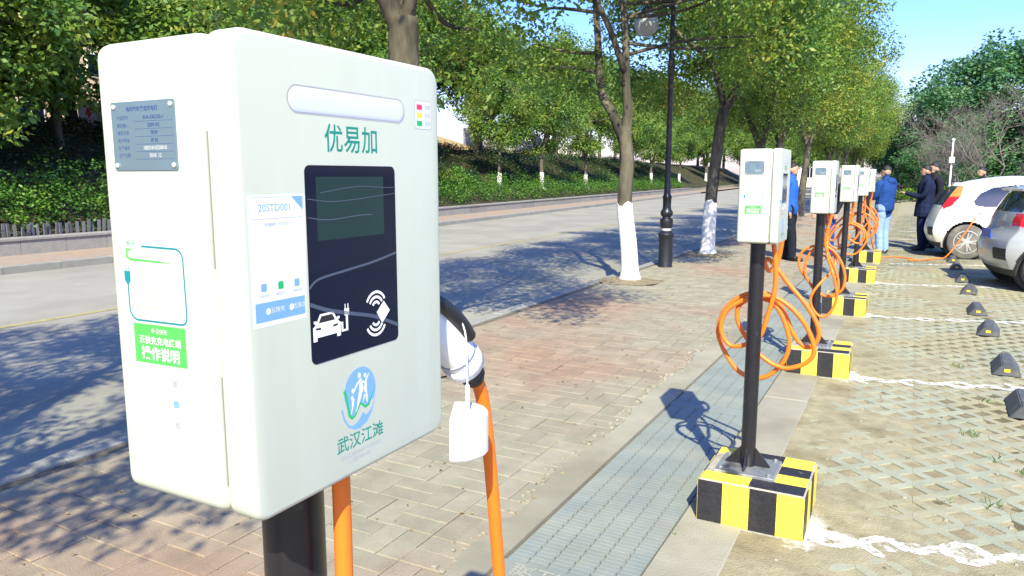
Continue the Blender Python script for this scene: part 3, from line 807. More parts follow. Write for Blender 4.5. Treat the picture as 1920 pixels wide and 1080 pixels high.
    flat('sticker_rule', [[(-0.129, 1.5152), (-0.0715, 1.5152), (-0.0715, 1.5156), (-0.129, 1.5156)], [(-0.129, 1.5325), (-0.086, 1.5325), (-0.086, 1.5328), (-0.129, 1.5328)]], m_palegrey, F2, st)
    lettering('终端编号  20STD001', 0.0032, -0.101, 1.5105, m_greyp, F2, st)
    for q, mm in enumerate((m_skyblue, m_green2, m_skyblue)):
        x = -0.119 + q * 0.0185
        flat('sticker_icon', [rrect(x - 0.003, x + 0.003, 1.4565, 1.463, 0.001)], mm, F2, st)
        lettering(('扫码充电', '微信支付', '余额充值')[q], 0.0028, x, 1.4528, m_greyp, F2, st)
    flat('sticker_icon', [rrect(-0.118, -0.113, 1.437, 1.4425, 0.0024), rrect(-0.092, -0.087, 1.437, 1.4425, 0.0024)], m_paper, F3, st)
    lettering('云快充', 0.0052, -0.105, 1.4397, m_paper, F3, st); lettering('优易加', 0.0052, -0.08, 1.4397, m_paper, F3, st)
    # emblem: blue disc, three white dancers, green ribbon, blue wave
    cx, cz, er = -0.006, 1.340, 0.0265
    E = lambda L: [(cx + (a - 0.5) * 2 * er, cz + (b - 0.5) * 2 * er * 1.06) for a, b in L]
    disc = [(0.5 + 0.44 * math.cos(R(t)) + 0.04, 0.56 + 0.42 * math.sin(R(t))) for t in range(-28, 196, 8)] + [(0.14, 0.40), (0.22, 0.16), (0.32, 0.16), (0.50, 0.36), (0.66, 0.27), (0.74, 0.27)]
    em = flat('emblem', [E(disc)], m_skyblue, FR, dr)
    flat('emblem_wave', [E([(0.0, 0.36), (0.06, 0.16), (0.18, 0.0), (0.34, -0.08), (0.50, -0.10), (0.70, -0.03), (0.84, 0.10), (0.98, 0.38), (0.86, 0.20), (0.74, 0.11), (0.66, 0.10), (0.60, 0.17), (0.46, 0.04), (0.30, -0.01), (0.20, 0.04), (0.10, 0.18), (0.05, 0.34)])], m_skyblue, FR, em)
    flat('emblem_ribbon', [E(stroke([(0.11, 0.66), (0.17, 0.46), (0.22, 0.20), (0.29, 0.135), (0.38, 0.17), (0.53, 0.345), (0.67, 0.245), (0.76, 0.27), (0.94, 0.52)], [0.07, 0.06, 0.06, 0.05, 0.04, 0.05, 0.05, 0.05, 0.01]))], m_green2, F2, em)
    def ell(a, b, ra, rb): return [(a + ra * math.cos(2 * PI * k / 14), b + rb * math.sin(2 * PI * k / 14)) for k in range(14)]
    flat('emblem_figures', [E(ell(0.52, 0.84, 0.04, 0.05)), E(ell(0.68, 0.81, 0.04, 0.04)), E(ell(0.33, 0.61, 0.035, 0.04)),
                            E(stroke([(0.33, 0.55), (0.45, 0.70), (0.54, 0.76), (0.57, 0.60), (0.47, 0.36), (0.41, 0.22)], [0.02, 0.05, 0.09, 0.12, 0.06, 0.01])),
                            E(stroke([(0.80, 0.83), (0.70, 0.72), (0.68, 0.58), (0.71, 0.40), (0.72, 0.30)], [0.01, 0.05, 0.08, 0.05, 0.01])), E(stroke([(0.56, 0.72), (0.64, 0.70), (0.68, 0.66)], 0.035)),
                            E(stroke([(0.29, 0.52), (0.33, 0.44), (0.31, 0.32), (0.26, 0.2)], [0.05, 0.07, 0.04, 0.01])), E(stroke([(0.70, 0.5), (0.63, 0.42), (0.60, 0.34)], [0.05, 0.03, 0.01]))], mat('emblem_white', (0.66, 0.70, 0.70), rough=0.5), F3, em)
    lettering('武汉江滩', 0.0165, -0.005, 1.296, m_teal, FR, dr, sx=1.06, bold=0.0002)
    lettering('武汉江滩新能源汽车充电站', 0.0044, -0.005, 1.2835, m_greyp, FR, dr, sx=1.15)
    lettering('—— 优质 便捷 服务 ——', 0.0042, -0.005, 1.2775, m_greyp, FR, dr)
    # ---- side with the nameplate
    A1 = on_side(-0.14008); B2 = on_side(-0.14016); A2 = on_side(-0.14128); A3 = on_side(-0.14136)
    U = 0.56                                                     # world x -> local
    pn = MB(); P = rrect(-0.0475 + 0.0015, 0.034, 1.5545, 1.611, 0.002); n = len(P)
    pn.add([(p[0], -0.14, p[1]) for p in P] + [(p[0], -0.1412, p[1]) for p in P], [tuple(range(n, 2 * n))] + [(i, (i + 1) % n, (i + 1) % n + n, i + n) for i in range(n)])
    np_ = pn.build('nameplate', m_plate2, r)
    for sx in (-0.042, 0.030):
        for z in (1.5585, 1.607):
            rv = MB(); rv.lathe([(0.0022, 0), (0.0022, 0.0008), (0.0012, 0.0016)], 10); me = rv.mesh('rivet', m_silver, True)
            me.transform(Matrix.Translation((sx, -0.1412, z)) @ Matrix.Rotation(PI / 2, 4, 'X')); link('rivet', me, np_)
    lettering('电动汽车交流充电桩', 0.0045, -0.006, 1.6045, m_navy, A2, np_, bold=0.0001)
    rows = (('产品型号', 'EVA-7AC/32-1', m_navy), ('额定输入', '220V AC', m_navy), ('额定功率', '7KW', m_navy), ('防护等级', 'IP 54', m_navy), ('生产编号', '18201810220010', m_silver), ('生产日期', '2018  12', m_silver))
    for q, (a, b_, mm) in enumerate(rows):
        z = 1.5975 - q * 0.0062
        lettering(a, 0.0038, -0.0315, z, m_navy, A2, np_)
        lettering(b_, 0.0042, 0.008, z, mm, A3, np_, bold=0.00008)
        flat('nameplate_rule', [[(-0.0165, z - 0.0031), (0.031, z - 0.0031), (0.031, z - 0.0028), (-0.0165, z - 0.0028)]], m_navy, A2, np_)
    # printed plug and cord frame
    Lp = [(-0.021, 1.490), (0.022, 1.4895)] + [(0.022 + 0.009 * math.sin(R(t)), 1.4805 + 0.009 * math.cos(R(t))) for t in range(15, 91, 15)] + [(0.0315, 1.434)] + [(0.0245 + 0.007 * math.cos(R(t)), 1.4325 - 0.007 * math.sin(R(t))) for t in range(15, 91, 15)] + [(-0.032, 1.4248)] + [(-0.032 - 0.0105 * math.sin(R(t)), 1.4353 - 0.0105 * math.cos(R(t))) for t in range(15, 91, 15)] + [(-0.0425, 1.4555)]
    co = flat('printed_cord', [stroke(Lp, 0.0018)], m_cyanline, A1, r)
    flat('printed_plug', [[(-0.0465, 1.4675), (-0.0465, 1.4595), (-0.0435, 1.4555), (-0.0415, 1.4555), (-0.0385, 1.4595), (-0.0385, 1.4675)], [(-0.0455, 1.4675), (-0.0447, 1.4675), (-0.0447, 1.472), (-0.0455, 1.472)], [(-0.0403, 1.4675), (-0.0395, 1.4675), (-0.0395, 1.472), (-0.0403, 1.472)]], m_cyanline, B2, co)
    lettering('桩号', 0.0065, -0.0345, 1.4915, m_cyanline, A1, co)
    flat('printed_swash', [stroke([(-0.034, 1.4865), (-0.041, 1.4865), (-0.0415, 1.4805), (-0.037, 1.478), (0.0, 1.4775), (0.016, 1.477)], [0.001, 0.0028, 0.003, 0.0022, 0.0016, 0.0004])], m_green, A1, co)
    lettering('江滩停车场充电操作说明', 0.0045, -0.004, 1.4825, m_palegrey, A1, co)
    for q, tx in enumerate(('一、将充电枪插入车辆充电口', '二、手机扫描二维码', '三、选择充电方式并确认启动充电', '四、充电过程中请勿拔枪', '五、充电完成后结束充电并支付费用', '六、将充电枪放回原位，谢谢使用')):
        lettering(tx, 0.0032, -0.035, 1.4695 - q * 0.0066, m_palegrey, A1, co, align='LEFT')
    gl = flat('green_notice', [[(-0.0395, 1.3868), (0.028, 1.3878), (0.0285, 1.4226), (-0.039, 1.4218)]], m_green, A1, r)
    lettering('云快充充电终端', 0.0078, -0.0055, 1.4075, m_wprint, B2, gl, bold=0.0001)
    lettering('操作说明', 0.0125, -0.0055, 1.3955, m_wprint, B2, gl, bold=0.0003)
    lettering('● 云快充', 0.005, -0.0055, 1.4165, m_wprint, B2, gl)
    ws = flat('white_notice', [[(-0.0395, 1.2925), (0.0275, 1.2925), (0.028, 1.3872), (-0.0395, 1.3862)]], m_paperw, A1, r)
    for q in range(4):
        z = 1.377 - q * 0.0185
        lettering(('第一步 扫描二维码', '第二步 插枪', '第三步 启动充电', '第四步 结束充电')[q], 0.0034, -0.034, z, m_greyp, B2, ws, align='LEFT')
        for w_ in range(2 + (q == 3) * 2):
            lettering('请按照屏幕提示完成相应操作步骤', 0.0028, -0.030, z - 0.0045 - w_ * 0.0036, m_palegrey, B2, ws, align='LEFT')
        if q < 3: flat('notice_picture', [rrect(0.007, 0.0145, z - 0.008, z - 0.001, 0.001)], (m_palegrey, m_skyblue, m_palegrey)[q], B2, ws)
    for q in range(3): flat('notice_picture', [rrect(-0.03 + q * 0.015, -0.024 + q * 0.015, 1.302, 1.3055, 0.001)], m_palegrey, B2, ws)
    # plug parked on the far side face
    a = Vector((0.058, 0.139, 1.395)); 
    sk = MB(); sk.tube([(0.03, 0.1395, 1.40), (0.03, 0.152, 1.395)], [0.036, 0.034], 24); sk.build('socket', m_plugk, r)
    g = MB(); g.tube(spline([(0.032, 0.150, 1.396), (0.04, 0.175, 1.385), (0.05, 0.21, 1.355), (0.057, 0.24, 1.322), (0.058, 0.252, 1.309)], 5), [0.031 - 0.008 * (k / 20) if k < 16 else 0.0245 for k in range(21)], 20)
    gb = g.build('plug', m_plugw, r, True)
    k_ = MB(); k_.tube(spline([(0.065, 0.160, 1.411), (0.074, 0.19, 1.392), (0.079, 0.215, 1.37), (0.079, 0.235, 1.349)], 5), [(0.0075, 0.009)] * 16, 12); k_.build('grip_inlay', m_plugk, gb, True)
    cl_ = MB(); cl_.tube([(0.0575, 0.244, 1.3165), (0.058, 0.256, 1.3045)], [0.0275, 0.0275], 20); cl_.build('collar', m_plugw, gb, True)
    sm_ = MB(); sm_.tube([(0.0558, 0.2375, 1.3245), (0.0564, 0.2405, 1.3212)], [0.0262, 0.0262], 20); sm_.build('seam_ring', m_greyp, gb, True)
    lt = MB(); lt.tube(spline([(0.050, 0.165, 1.423), (0.055, 0.178, 1.420), (0.060, 0.19, 1.408)], 4), [(0.006, 0.004)] * 9, 8); lt.build('latch_button', m_greyp, gb, True)
    bo = MB()
    for q in range(3):
        bo.tube([(0.058, 0.2565 + 0.007 * q, 1.304 - 0.0068 * q), (0.058, 0.2615 + 0.007 * q, 1.2995 - 0.0068 * q)], [0.0205 - 0.0015 * q] * 2, 16)
    bo.tube([(0.058, 0.2565, 1.304), (0.058, 0.281, 1.279)], [0.0185, 0.0135], 16)
    bo.build('strain_relief', m_plugk, gb, True)
    # hanging tag: half round slip of card on a string
    s_ = MB(); s_.tube(spline([(0.08, 0.20, 1.385), (0.086, 0.212, 1.36), (0.087, 0.214, 1.31), (0.087, 0.215, 1.256)], 4), 0.0012, 6); s_.build('tag_string', m_tagw, gb, True)
    s_ = MB(); s_.tube([(0.087, 0.2145, 1.292), (0.087, 0.215, 1.258)], 0.0028, 8); s_.build('string_sleeve', m_tagw, gb, True)
    tg = MB(); n = 20; P = []
    for k in range(n + 1):
        t = R(-100 + 200 * k / n); P.append((math.cos(t) * 0.039, math.sin(t) * 0.039))
    rot = R(28)
    Q = [(x * math.cos(rot) - y * math.sin(rot), x * math.sin(rot) + y * math.cos(rot)) for x, y in P]
    cx_, cy_ = 0.072, 0.214
    h0, h1 = 1.203, 1.257
    m_ = len(Q)
    tg.add([(cx_ + x, cy_ + y, h0 + 0.003) for x, y in Q] + [(cx_ + x, cy_ + y, h1 - 0.003) for x, y in Q] + [(cx_ + x * .94, cy_ + y * .94, h1) for x, y in Q] + [(cx_ + x * .94, cy_ + y * .94, h0) for x, y in Q],
           [(i, (i + 1) % m_, (i + 1) % m_ + m_, i + m_) for i in range(m_)] + [(i + m_, (i + 1) % m_ + m_, (i + 1) % m_ + 2 * m_, i + 2 * m_) for i in range(m_)] + [tuple(range(2 * m_, 3 * m_))] + [(i + 3 * m_, (i + 1) % m_ + 3 * m_, (i + 1) % m_, i) for i in range(m_)] + [tuple(reversed(range(3 * m_, 4 * m_)))])
    tg.build('plug_tag', m_tagw, gb)
    return r
def spline2(P, n=6): return [(p.x, p.y) for p in spline([(a, b, 0) for a, b in P], n)]
proto = make_charger()
CL = ['large white charging box with dark screen, nearest the camera', 'white charging post on striped block, second from camera, with wide orange cable loops',
      'third white charging post from camera, cable loop hanging down in front of its pole', 'fourth white charging post in the row, orange cable coiled behind its pole',
      'fifth white charging post in the row, just left of the last one', 'last white charging post in the row, beside the man in blue jacket']
stations = [proto] + [copy_tree(proto) for _ in range(5)]
for k, o in enumerate(stations):
    o.location = (CH[k][0], CH[k][1], 0)
    tag(o, CL[k], 'charger', 'charging posts along the parking bays')
    link('charging_cable', cables[(1, 2, 3, 4, 2, 3)[k]], o)
    if k:
        for pl in [c_ for c_ in o.children if c_.name.startswith('plug')]:
            for t_ in [c_ for c_ in pl.children if c_.name.startswith(('plug_tag', 'tag_string', 'string_sleeve'))]: bpy.data.objects.remove(t_)
    if k: o.rotation_euler = (R(rd.uniform(-.3, .3)), R(rd.uniform(-.3, .3)), R(rd.uniform(-1, 1)))

# ------------------------------------------------------------------ wheel stops
mb = MB()
L0 = 0.48
mb.add([(0, 0, 0), (0.20, 0, 0), (0.135, 0, 0.088), (0.065, 0, 0.088), (0, L0, 0), (0.20, L0, 0), (0.135, L0, 0.088), (0.065, L0, 0.088)], [(0, 1, 2, 3), (5, 4, 7, 6), (4, 0, 3, 7), (1, 5, 6, 2), (3, 2, 6, 7), (0, 4, 5, 1)])
ws_body = mb.mesh('rubber_body', m_rubber)
bm = bmesh.new(); bm.from_mesh(ws_body); bmesh.ops.bevel(bm, geom=list(bm.edges), offset=0.006, segments=2, affect='EDGES'); bm.to_mesh(ws_body); bm.free()
mb = MB(); mb.box(0.08, 0.12, -0.003, 0.002, 0.035, 0.058); ws_ref = mb.mesh('reflector', m_reflect)
mb = MB()
for q in range(3): mb.box(-0.001 + 0.0, 0.004, 0.03 + q * 0.15, 0.15 + q * 0.15, 0.0, 0.004)
stopY = [5.59, 6.78, 8.44, 9.65, 11.36, 12.61, 14.25, 15.45]
SL = ['black wheel stop cut by the right edge of the picture, nearest the camera', 'second nearest black wheel stop with yellow reflector', 'third nearest black wheel stop, between two white bay lines', 'fourth nearest black wheel stop, just beyond a white bay line',
      'fifth black wheel stop, at the tip of the grey car shadow', 'sixth black wheel stop, in the shadow of the grey car', 'seventh black wheel stop, nearest the white car rear wheel', 'eighth black wheel stop, under the tail of the white car']
for k, y in enumerate(stopY):
    e = empty('wheel_stop', (0.645 - 0.004 * k, y, 0.002), R(-3 + rd.uniform(-3, 3)))
    tag(e, SL[k], 'wheel stop', 'wheel stops in the parking bays')
    link('rubber_body', ws_body, e); link('reflector', ws_ref, e)
    b = MB(); b.chbox(0.075, 0.125, 0.1, 0.13, 0.086, 0.092, 0.002); b.build('bolt_cap', m_rubber, e)

# ------------------------------------------------------------------ trees
def leaf_cloud(name, cen, rad, npc, L, Wd, m, seed, droop=0.55, flatten=0.75):
    """many folded leaf faces in clumps. cen (k,3), rad (k,)"""
    g = np.random.default_rng(seed)
    cen = np.asarray(cen, float); rad = np.asarray(rad, float)
    k = len(cen); idx = np.repeat(np.arange(k), npc); n = len(idx)
    d = g.normal(size=(n, 3)); d /= np.linalg.norm(d, axis=1)[:, None]
    r = g.random(n) ** 0.45
    P = cen[idx] + d * (r * rad[idx])[:, None] * np.array([1, 1, flatten])
    a = g.uniform(0, 2 * PI, n)
    dirv = np.stack([np.cos(a), np.sin(a), -droop + g.normal(0, 0.45, n)], 1); dirv += d * 0.5
    dirv /= np.linalg.norm(dirv, axis=1)[:, None]
    nr = d * 0.6 + g.normal(0, 0.5, (n, 3)) + np.array([0, 0, 0.55])
    side = np.cross(dirv, nr); side /= (np.linalg.norm(side, axis=1)[:, None] + 1e-9)
    up = np.cross(side, dirv)
    ln = (L * g.uniform(0.7, 1.25, n))[:, None]; w = (Wd * g.uniform(0.75, 1.2, n))[:, None]
    V = np.empty((n, 4, 3))
    V[:, 0] = P; V[:, 1] = P + dirv * ln * 0.45 + side * w * 0.5 - up * w * 0.12; V[:, 2] = P + dirv * ln; V[:, 3] = P + dirv * ln * 0.45 - side * w * 0.5 - up * w * 0.12
    me = bpy.data.meshes.new(name)
    me.vertices.add(4 * n); me.vertices.foreach_set('co', V.reshape(-1))
    me.loops.add(4 * n); me.loops.foreach_set('vertex_index', np.arange(4 * n, dtype=np.int32))
    me.polygons.add(n); me.polygons.foreach_set('loop_start', np.arange(0, 4 * n, 4, dtype=np.int32)); me.polygons.foreach_set('loop_total', np.full(n, 4, dtype=np.int32))
    me.materials.append(m); me.update(calc_edges=True)
    return me

def crown_clumps(n, rx, z0, z1, seed, rmin=0.42, rmax=0.75, low=0.75):
    g = np.random.default_rng(seed); C = []; zc = (z0 + z1) / 2; hz = (z1 - z0) / 2
    while len(C) < n:
        d = g.normal(size=3); d /= np.linalg.norm(d); r = g.random() ** 0.30
        p = d * r
        # egg: wider low, uneven outline
        wob = 0.86 + 0.26 * math.sin(3 * math.atan2(d[1], d[0]) + seed) * 0.5 + 0.16 * math.sin(5 * math.atan2(d[1], d[0]) + 2.1 * seed)
        q = np.array([p[0] * rx * wob, p[1] * rx * wob, zc + p[2] * hz])
        C.append(q)
    C = np.array(C); return C, g.uniform(rmin, rmax, n)

CROWN = {}
for v in range(3):
    c, r_ = crown_clumps(118, 2.8, 2.7, 7.2, 21 + v, 0.40, 0.72)
    CROWN['street', v] = (leaf_cloud('crown', c, r_, 300, 0.092, 0.044, lf_near, 31 + v), c)
for v in range(3):
    c, r_ = crown_clumps(74, 2.4, 1.9, 6.2, 51 + v, 0.42, 0.82)
    CROWN['bank', v] = (leaf_cloud('crown', c, r_, 190, 0.15, 0.085, lf_mid, 61 + v), c)
for v in range(2):
    c, r_ = crown_clumps(110, 3.6, 0.7, 9.5, 81 + v, 0.7, 1.15)
    CROWN['big', v] = (leaf_cloud('crown', c, r_, 150, 0.26, 0.15, lf_dark, 91 + v, droop=0.2), c)

c, r_ = crown_clumps(150, 2.95, 2.5, 7.0, 29)
CROWN['street', 5] = (leaf_cloud('crown', c, r_ * 0.85, 240, 0.092, 0.044, lf_near, 29), c)
c, r_ = crown_clumps(150, 2.75, 2.55, 7.2, 21)
gl_ = np.array([-4.12 + 3.63, 12.44 - 10.46, 4.05]); cd_ = np.array([3.63, -10.46, 1.55]) - gl_; cd_ /= np.linalg.norm(cd_)
c3 = math.cos(0.3); s3 = math.sin(0.3)
cw = np.stack([c[:, 0] * c3 - c[:, 1] * s3, c[:, 0] * s3 + c[:, 1] * c3, c[:, 2]], 1)
off = cw - gl_; al = off @ cd_; dist = np.linalg.norm(off - al[:, None] * cd_, axis=1)
keep = ~((al > -0.8) & (dist < 1.1))
CROWN['street', 3] = (leaf_cloud('crown', c[keep], r_[keep], 280, 0.090, 0.043, lf_near, 31), c[keep])
c, r_ = crown_clumps(150, 2.75, 2.55, 7.2, 23)
c3 = math.cos(2.6); s3 = math.sin(2.6)
cw = np.stack([c[:, 0] * c3 - c[:, 1] * s3, c[:, 0] * s3 + c[:, 1] * c3, c[:, 2] - 0.25], 1)
gl_ = np.array([0.0, 0.0, 2.7]); cd_ = np.array([3.55, -4.85, 1.55]) - gl_; cd_ /= np.linalg.norm(cd_)
off = cw - gl_; al = off @ cd_; dist = np.linalg.norm(off - al[:, None] * cd_, axis=1)
keep = ~((al > -0.3) & (dist < 0.85))
gl_ = np.array([-4.12 + 3.55, 12.44 - 4.85, 4.05]); cd_ = np.array([3.55, -4.85, 1.55]) - gl_; cd_ /= np.linalg.norm(cd_)
off = cw - gl_; al = off @ cd_; dist = np.linalg.norm(off - al[:, None] * cd_, axis=1)
keep &= ~(dist < 0.8)
gl_ = np.array([-0.08, 5.61, 0.6]); cd_ = np.array(SUN)
off = cw - gl_; al = off @ cd_; dist = np.linalg.norm(off - al[:, None] * cd_, axis=1)
keep &= ~(dist < 0.95)
CROWN['street', 4] = (leaf_cloud('crown', c[keep], r_[keep], 300, 0.080, 0.036, lf_near, 33), c[keep])
def limb_set(mb, base_pts, base_r, forks, clumps, seed, nb=26, r_end=0.012):
    """trunk polyline, fork polylines, then thin branches to clumps"""
    g = random.Random(seed)
    tp = spline(base_pts, 5); n = len(tp)
    rr = [base_r[0] + (base_r[1] - base_r[0]) * (i / (n - 1)) for i in range(n)]
    rr = [r * (1 + 0.06 * mnoise.noise(Vector((seed, i * 0.7, 0)))) for i, r in enumerate(rr)]
    rr[0] *= 1.35; rr[1] *= 1.18; rr[2] *= 1.07
    mb.tube(tp, rr, 12)
    ends = []
    for F, r0, r1 in forks:
        fp = spline(F, 5); m = len(fp)
        mb.tube(fp, [r0 + (r1 - r0) * i / (m - 1) for i in range(m)], 9)
        ends += fp[m // 3:]
    cl = list(clumps); g.shuffle(cl)
    for c in cl[:nb]:
        c = Vector(c); e = min(ends, key=lambda p: (p - c).length + max(0, p.z - c.z) * 1.5)
        mid = (e + c) / 2 + Vector((g.uniform(-.2, .2), g.uniform(-.2, .2), g.uniform(-.25, .1)))
        sp = spline([e, mid, c], 4); m = len(sp)
        mb.tube(sp, [0.032 + (r_end - 0.032) * i / (m - 1) for i in range(m)], 5, caps=False)

def default_forks(seed, h, lean=(0, 0), rx=1.5, top=5.5, nf=3):
    g = random.Random(seed * 7 + 1); a0 = g.uniform(0, 2 * PI); out = []
    for k in range(nf):
        a = a0 + 2 * PI * k / nf + g.uniform(-.4, .4); s = g.uniform(.7, 1.1)
        b = Vector((lean[0], lean[1], h - 0.12))
        out.append(([b, b + Vector((math.cos(a) * rx * .28 * s, math.sin(a) * rx * .28 * s, (top - h) * .3)), b + Vector((math.cos(a) * rx * .6 * s, math.sin(a) * rx * .6 * s, (top - h) * .65)), b + Vector((math.cos(a) * rx * .8 * s, math.sin(a) * rx * .8 * s, (top - h) * g.uniform(.85, 1.1)))], 0.085, 0.03))
    return out

def tree(kind, var, loc, rz, scale, label, group, trunk=None, forks=None, rad=(0.125, 0.10), wash=1.15, name='camphor_tree', seed=1, crown_dz=0.0):
    e = empty(name, loc); e.scale = (scale,) * 3
    tag(e, label, 'tree', group)
    me, cl = CROWN[kind, var]
    ca, sa = math.cos(rz), math.sin(rz)
    clr = [(c[0] * ca - c[1] * sa, c[0] * sa + c[1] * ca, c[2] + crown_dz) for c in cl]
    top = max(c[2] for c in clr)
    if trunk is None:
        g = random.Random(seed); h = max(1.0, min(c[2] for c in clr) * 0.82)
        lx, ly = g.uniform(-.16, .16), g.uniform(-.16, .16)
        trunk = [(0, 0, -0.15), (lx * .2, ly * .3, h * .35), (lx * .7, ly * .5, h * .7), (lx, ly, h)]
        forks = default_forks(seed, h, (lx, ly), 1.6, top * 0.82)
    mb = MB(); limb_set(mb, trunk, rad, forks, clr, seed)
    mb.build('trunk', m_bark, e, True)
    if wash:
        tp = spline(trunk, 8); n = 16; pts = [p for p in tp if p.z < wash] ; 
        w = MB(); o = 0; vs = []; fs = []
        for i, p in enumerate(pts):
            f = i / max(1, len(pts) - 1); r = (rad[0] + (rad[1] - rad[0]) * p.z / trunk[-1][2]) * 1.05 + 0.006
            r *= 1 + 0.40 * max(0, 1 - p.z / 0.22) ** 2
            for k in range(n):
                t = 2 * PI * k / n
                dz = (random.Random(seed * 99 + k).uniform(-0.05, 0.05) if i == len(pts) - 1 else 0)
                vs.append((p.x + r * math.cos(t), p.y + r * math.sin(t), p.z + dz))
        for i in range(len(pts) - 1):
            for k in range(n): fs.append((i * n + k, i * n + (k + 1) % n, (i + 1) * n + (k + 1) % n, (i + 1) * n + k))
        w.add(vs, fs); w.build('whitewash', m_wash, e, True)
    link('crown', me, e, (0, 0, crown_dz), rz)
    return e

SG = 'camphor trees along the pavement'
# the two trees in plain view keep the trunks of the photograph
tree('street', 3, (-3.63, 10.46, 0), 0.3, 1.0, 'leaning street tree with whitewashed trunk left of the black lamp post', SG,
     trunk=[(0.02, 0, -0.1), (-0.02, 0, 0.5), (-0.10, 0, 1.15), (-0.075, 0, 1.75), (-0.13, 0, 2.12), (-0.15, 0, 2.25)],
     forks=[([(-0.15, 0, 2.1), (-0.30, 0, 2.42), (-0.52, 0.05, 2.8), (-0.60, 0.1, 3.5), (-0.75, 0.2, 4.6), (-1.0, 0.3, 5.6)], 0.085, 0.03),
            ([(-0.12, 0, 2.05), (-0.08, 0, 2.5), (-0.12, 0, 2.85), (-0.16, 0.05, 3.6), (-0.24, 0.0, 4.6), (0.1, -0.1, 5.8)], 0.085, 0.03),
            ([(-0.14, 0, 3.0), (-0.3, -0.4, 3.7), (-0.7, -0.9, 4.5), (-1.0, -1.4, 5.2)], 0.05, 0.02)], seed=3, wash=1.18, rad=(0.118, 0.092))
tree('street', 1, (-3.50, 14.72, 0), 1.7, 1.0, 'forked street tree with whitewashed trunk right of the black lamp post', SG,
     trunk=[(0, 0, -0.1), (0.0, 0, 0.5), (0.03, 0, 1.25), (0.10, 0, 2.0), (0.14, 0, 2.45), (0.22, 0, 2.85)],
     forks=[([(0.2, 0, 2.75), (0.14, 0, 3.1), (0.02, 0, 3.5), (-0.12, 0, 3.85), (-0.16, 0.1, 4.4), (-0.2, 0.2, 5.6)], 0.075, 0.03),
            ([(-0.1, 0, 3.8), (-0.35, 0, 3.95), (-0.60, 0, 4.15), (-0.85, 0.1, 4.4), (-1.4, 0.3, 4.9)], 0.05, 0.025),
            ([(0.2, 0, 2.75), (0.36, 0, 3.05), (0.52, 0, 3.35), (0.75, 0.1, 4.0), (1.1, 0.2, 5.0)], 0.09, 0.03),
            ([(0.30, 0, 2.95), (0.42, -0.1, 3.25), (0.5, -0.3, 4.1), (0.4, -0.5, 5.4)], 0.06, 0.02)], seed=4, wash=1.15)
tree('street', 4, (-3.55, 4.85, 0), 2.6, 1.0, 'nearest street tree, its dark trunk rising behind the large charging box', SG, seed=5, crown_dz=-0.25, rad=(0.13, 0.115),
     trunk=[(0, 0, -0.1), (0.02, 0, 0.7), (0.0, 0.02, 1.6), (0.0, 0, 2.3), (0.0, 0, 2.75)],
     forks=[([(0, 0, 2.6), (-0.02, 0.16, 3.1), (0.1, 0.5, 3.8), (0.4, 0.9, 5)], 0.09, 0.03), ([(0, 0, 2.6), (-0.12, -0.18, 3.05), (-0.4, -0.5, 3.9), (-0.7, -0.7, 5)], 0.09, 0.03), ([(0, 0, 2.65), (0.25, -0.05, 3.2), (0.8, 0.0, 4.0), (1.2, 0.2, 4.8)], 0.06, 0.02)])
tree('street', 5, (-3.50, -0.75, 0), 4.1, 1.0, 'street tree beyond the left edge whose shade falls on the road', SG, seed=6, crown_dz=-0.3)
tree('street', 1, (-3.6, -5.2, 0), 5.0, 1.0, 'street tree behind the camera casting shade on the near pavement', SG, seed=16)
more = [(-3.55, 19.4, 2, 0.9), (-3.6, 24.2, 0, 3.3), (-3.85, 31.0, 1, 5.2), (-3.6, 36.5, 2, 2.0), (-3.6, 42, 0, 0.4), (-3.6, 48, 1, 1.1), (-3.6, 54, 2, 4.4), (-3.6, 61, 0, 2.9)]
for i, (x, y, v, rz) in enumerate(more):
    tree('street', v, (x, y, 0), rz, 1.0 + 0.06 * (i % 3), ['street tree whose trunk rises directly behind the second charging post', 'street tree showing its bare fork just right of the second charging post', 'dark trunked street tree seen between second and third charging posts'][i] if i < 3 else 'receding street tree in the row behind the charging posts', SG, seed=20 + i, wash=0 if i in (2,) else 1.1)

# tree pits with dry straw
for i, (x, y) in enumerate([(-3.63, 10.46), (-3.50, 14.72), (-3.55, 4.85)]):
    mb = MB(); P = []
    for k in range(36):
        t = 2 * PI * k / 36; r = 0.46 + 0.06 * mnoise.noise(Vector((math.cos(t) * 2, math.sin(t) * 2, i)))
        P.append((x + r * math.cos(t), y + r * math.sin(t), 0.004 + 0.004 * i * 0))
    P.append((x, y, 0.06)); mb.add(P, [(k, (k + 1) % 36, 36) for k in range(36)])
    tag(mb.build('tree_pit', mat('pit_soil', (0.20, 0.165, 0.105), var=0.3, scale=15, rough=0.95, coord='World', bump=0.8, bscale=40)), kind='structure')
    g = random.Random(i); mb = MB()
    for q in range(900):
        a = g.uniform(0, 2 * PI); r = abs(g.gauss(0, 0.33)); px, py = x + r * math.cos(a), y + r * math.sin(a)
        b = g.uniform(0, 2 * PI); l = g.uniform(.02, .06); z = 0.01 + max(0, 0.055 * (1 - r / 0.46)) + g.uniform(0, .012); w = 0.003
        dx, dy = math.cos(b), math.sin(b)
        mb.add([(px - dy * w, py + dx * w, z), (px + dy * w, py - dx * w, z), (px + dx * l, py + dy * l, z + g.uniform(-.006, .015))], [(0, 1, 2)])
    tag(mb.build('straw_litter', m_drygrass), kind='stuff')
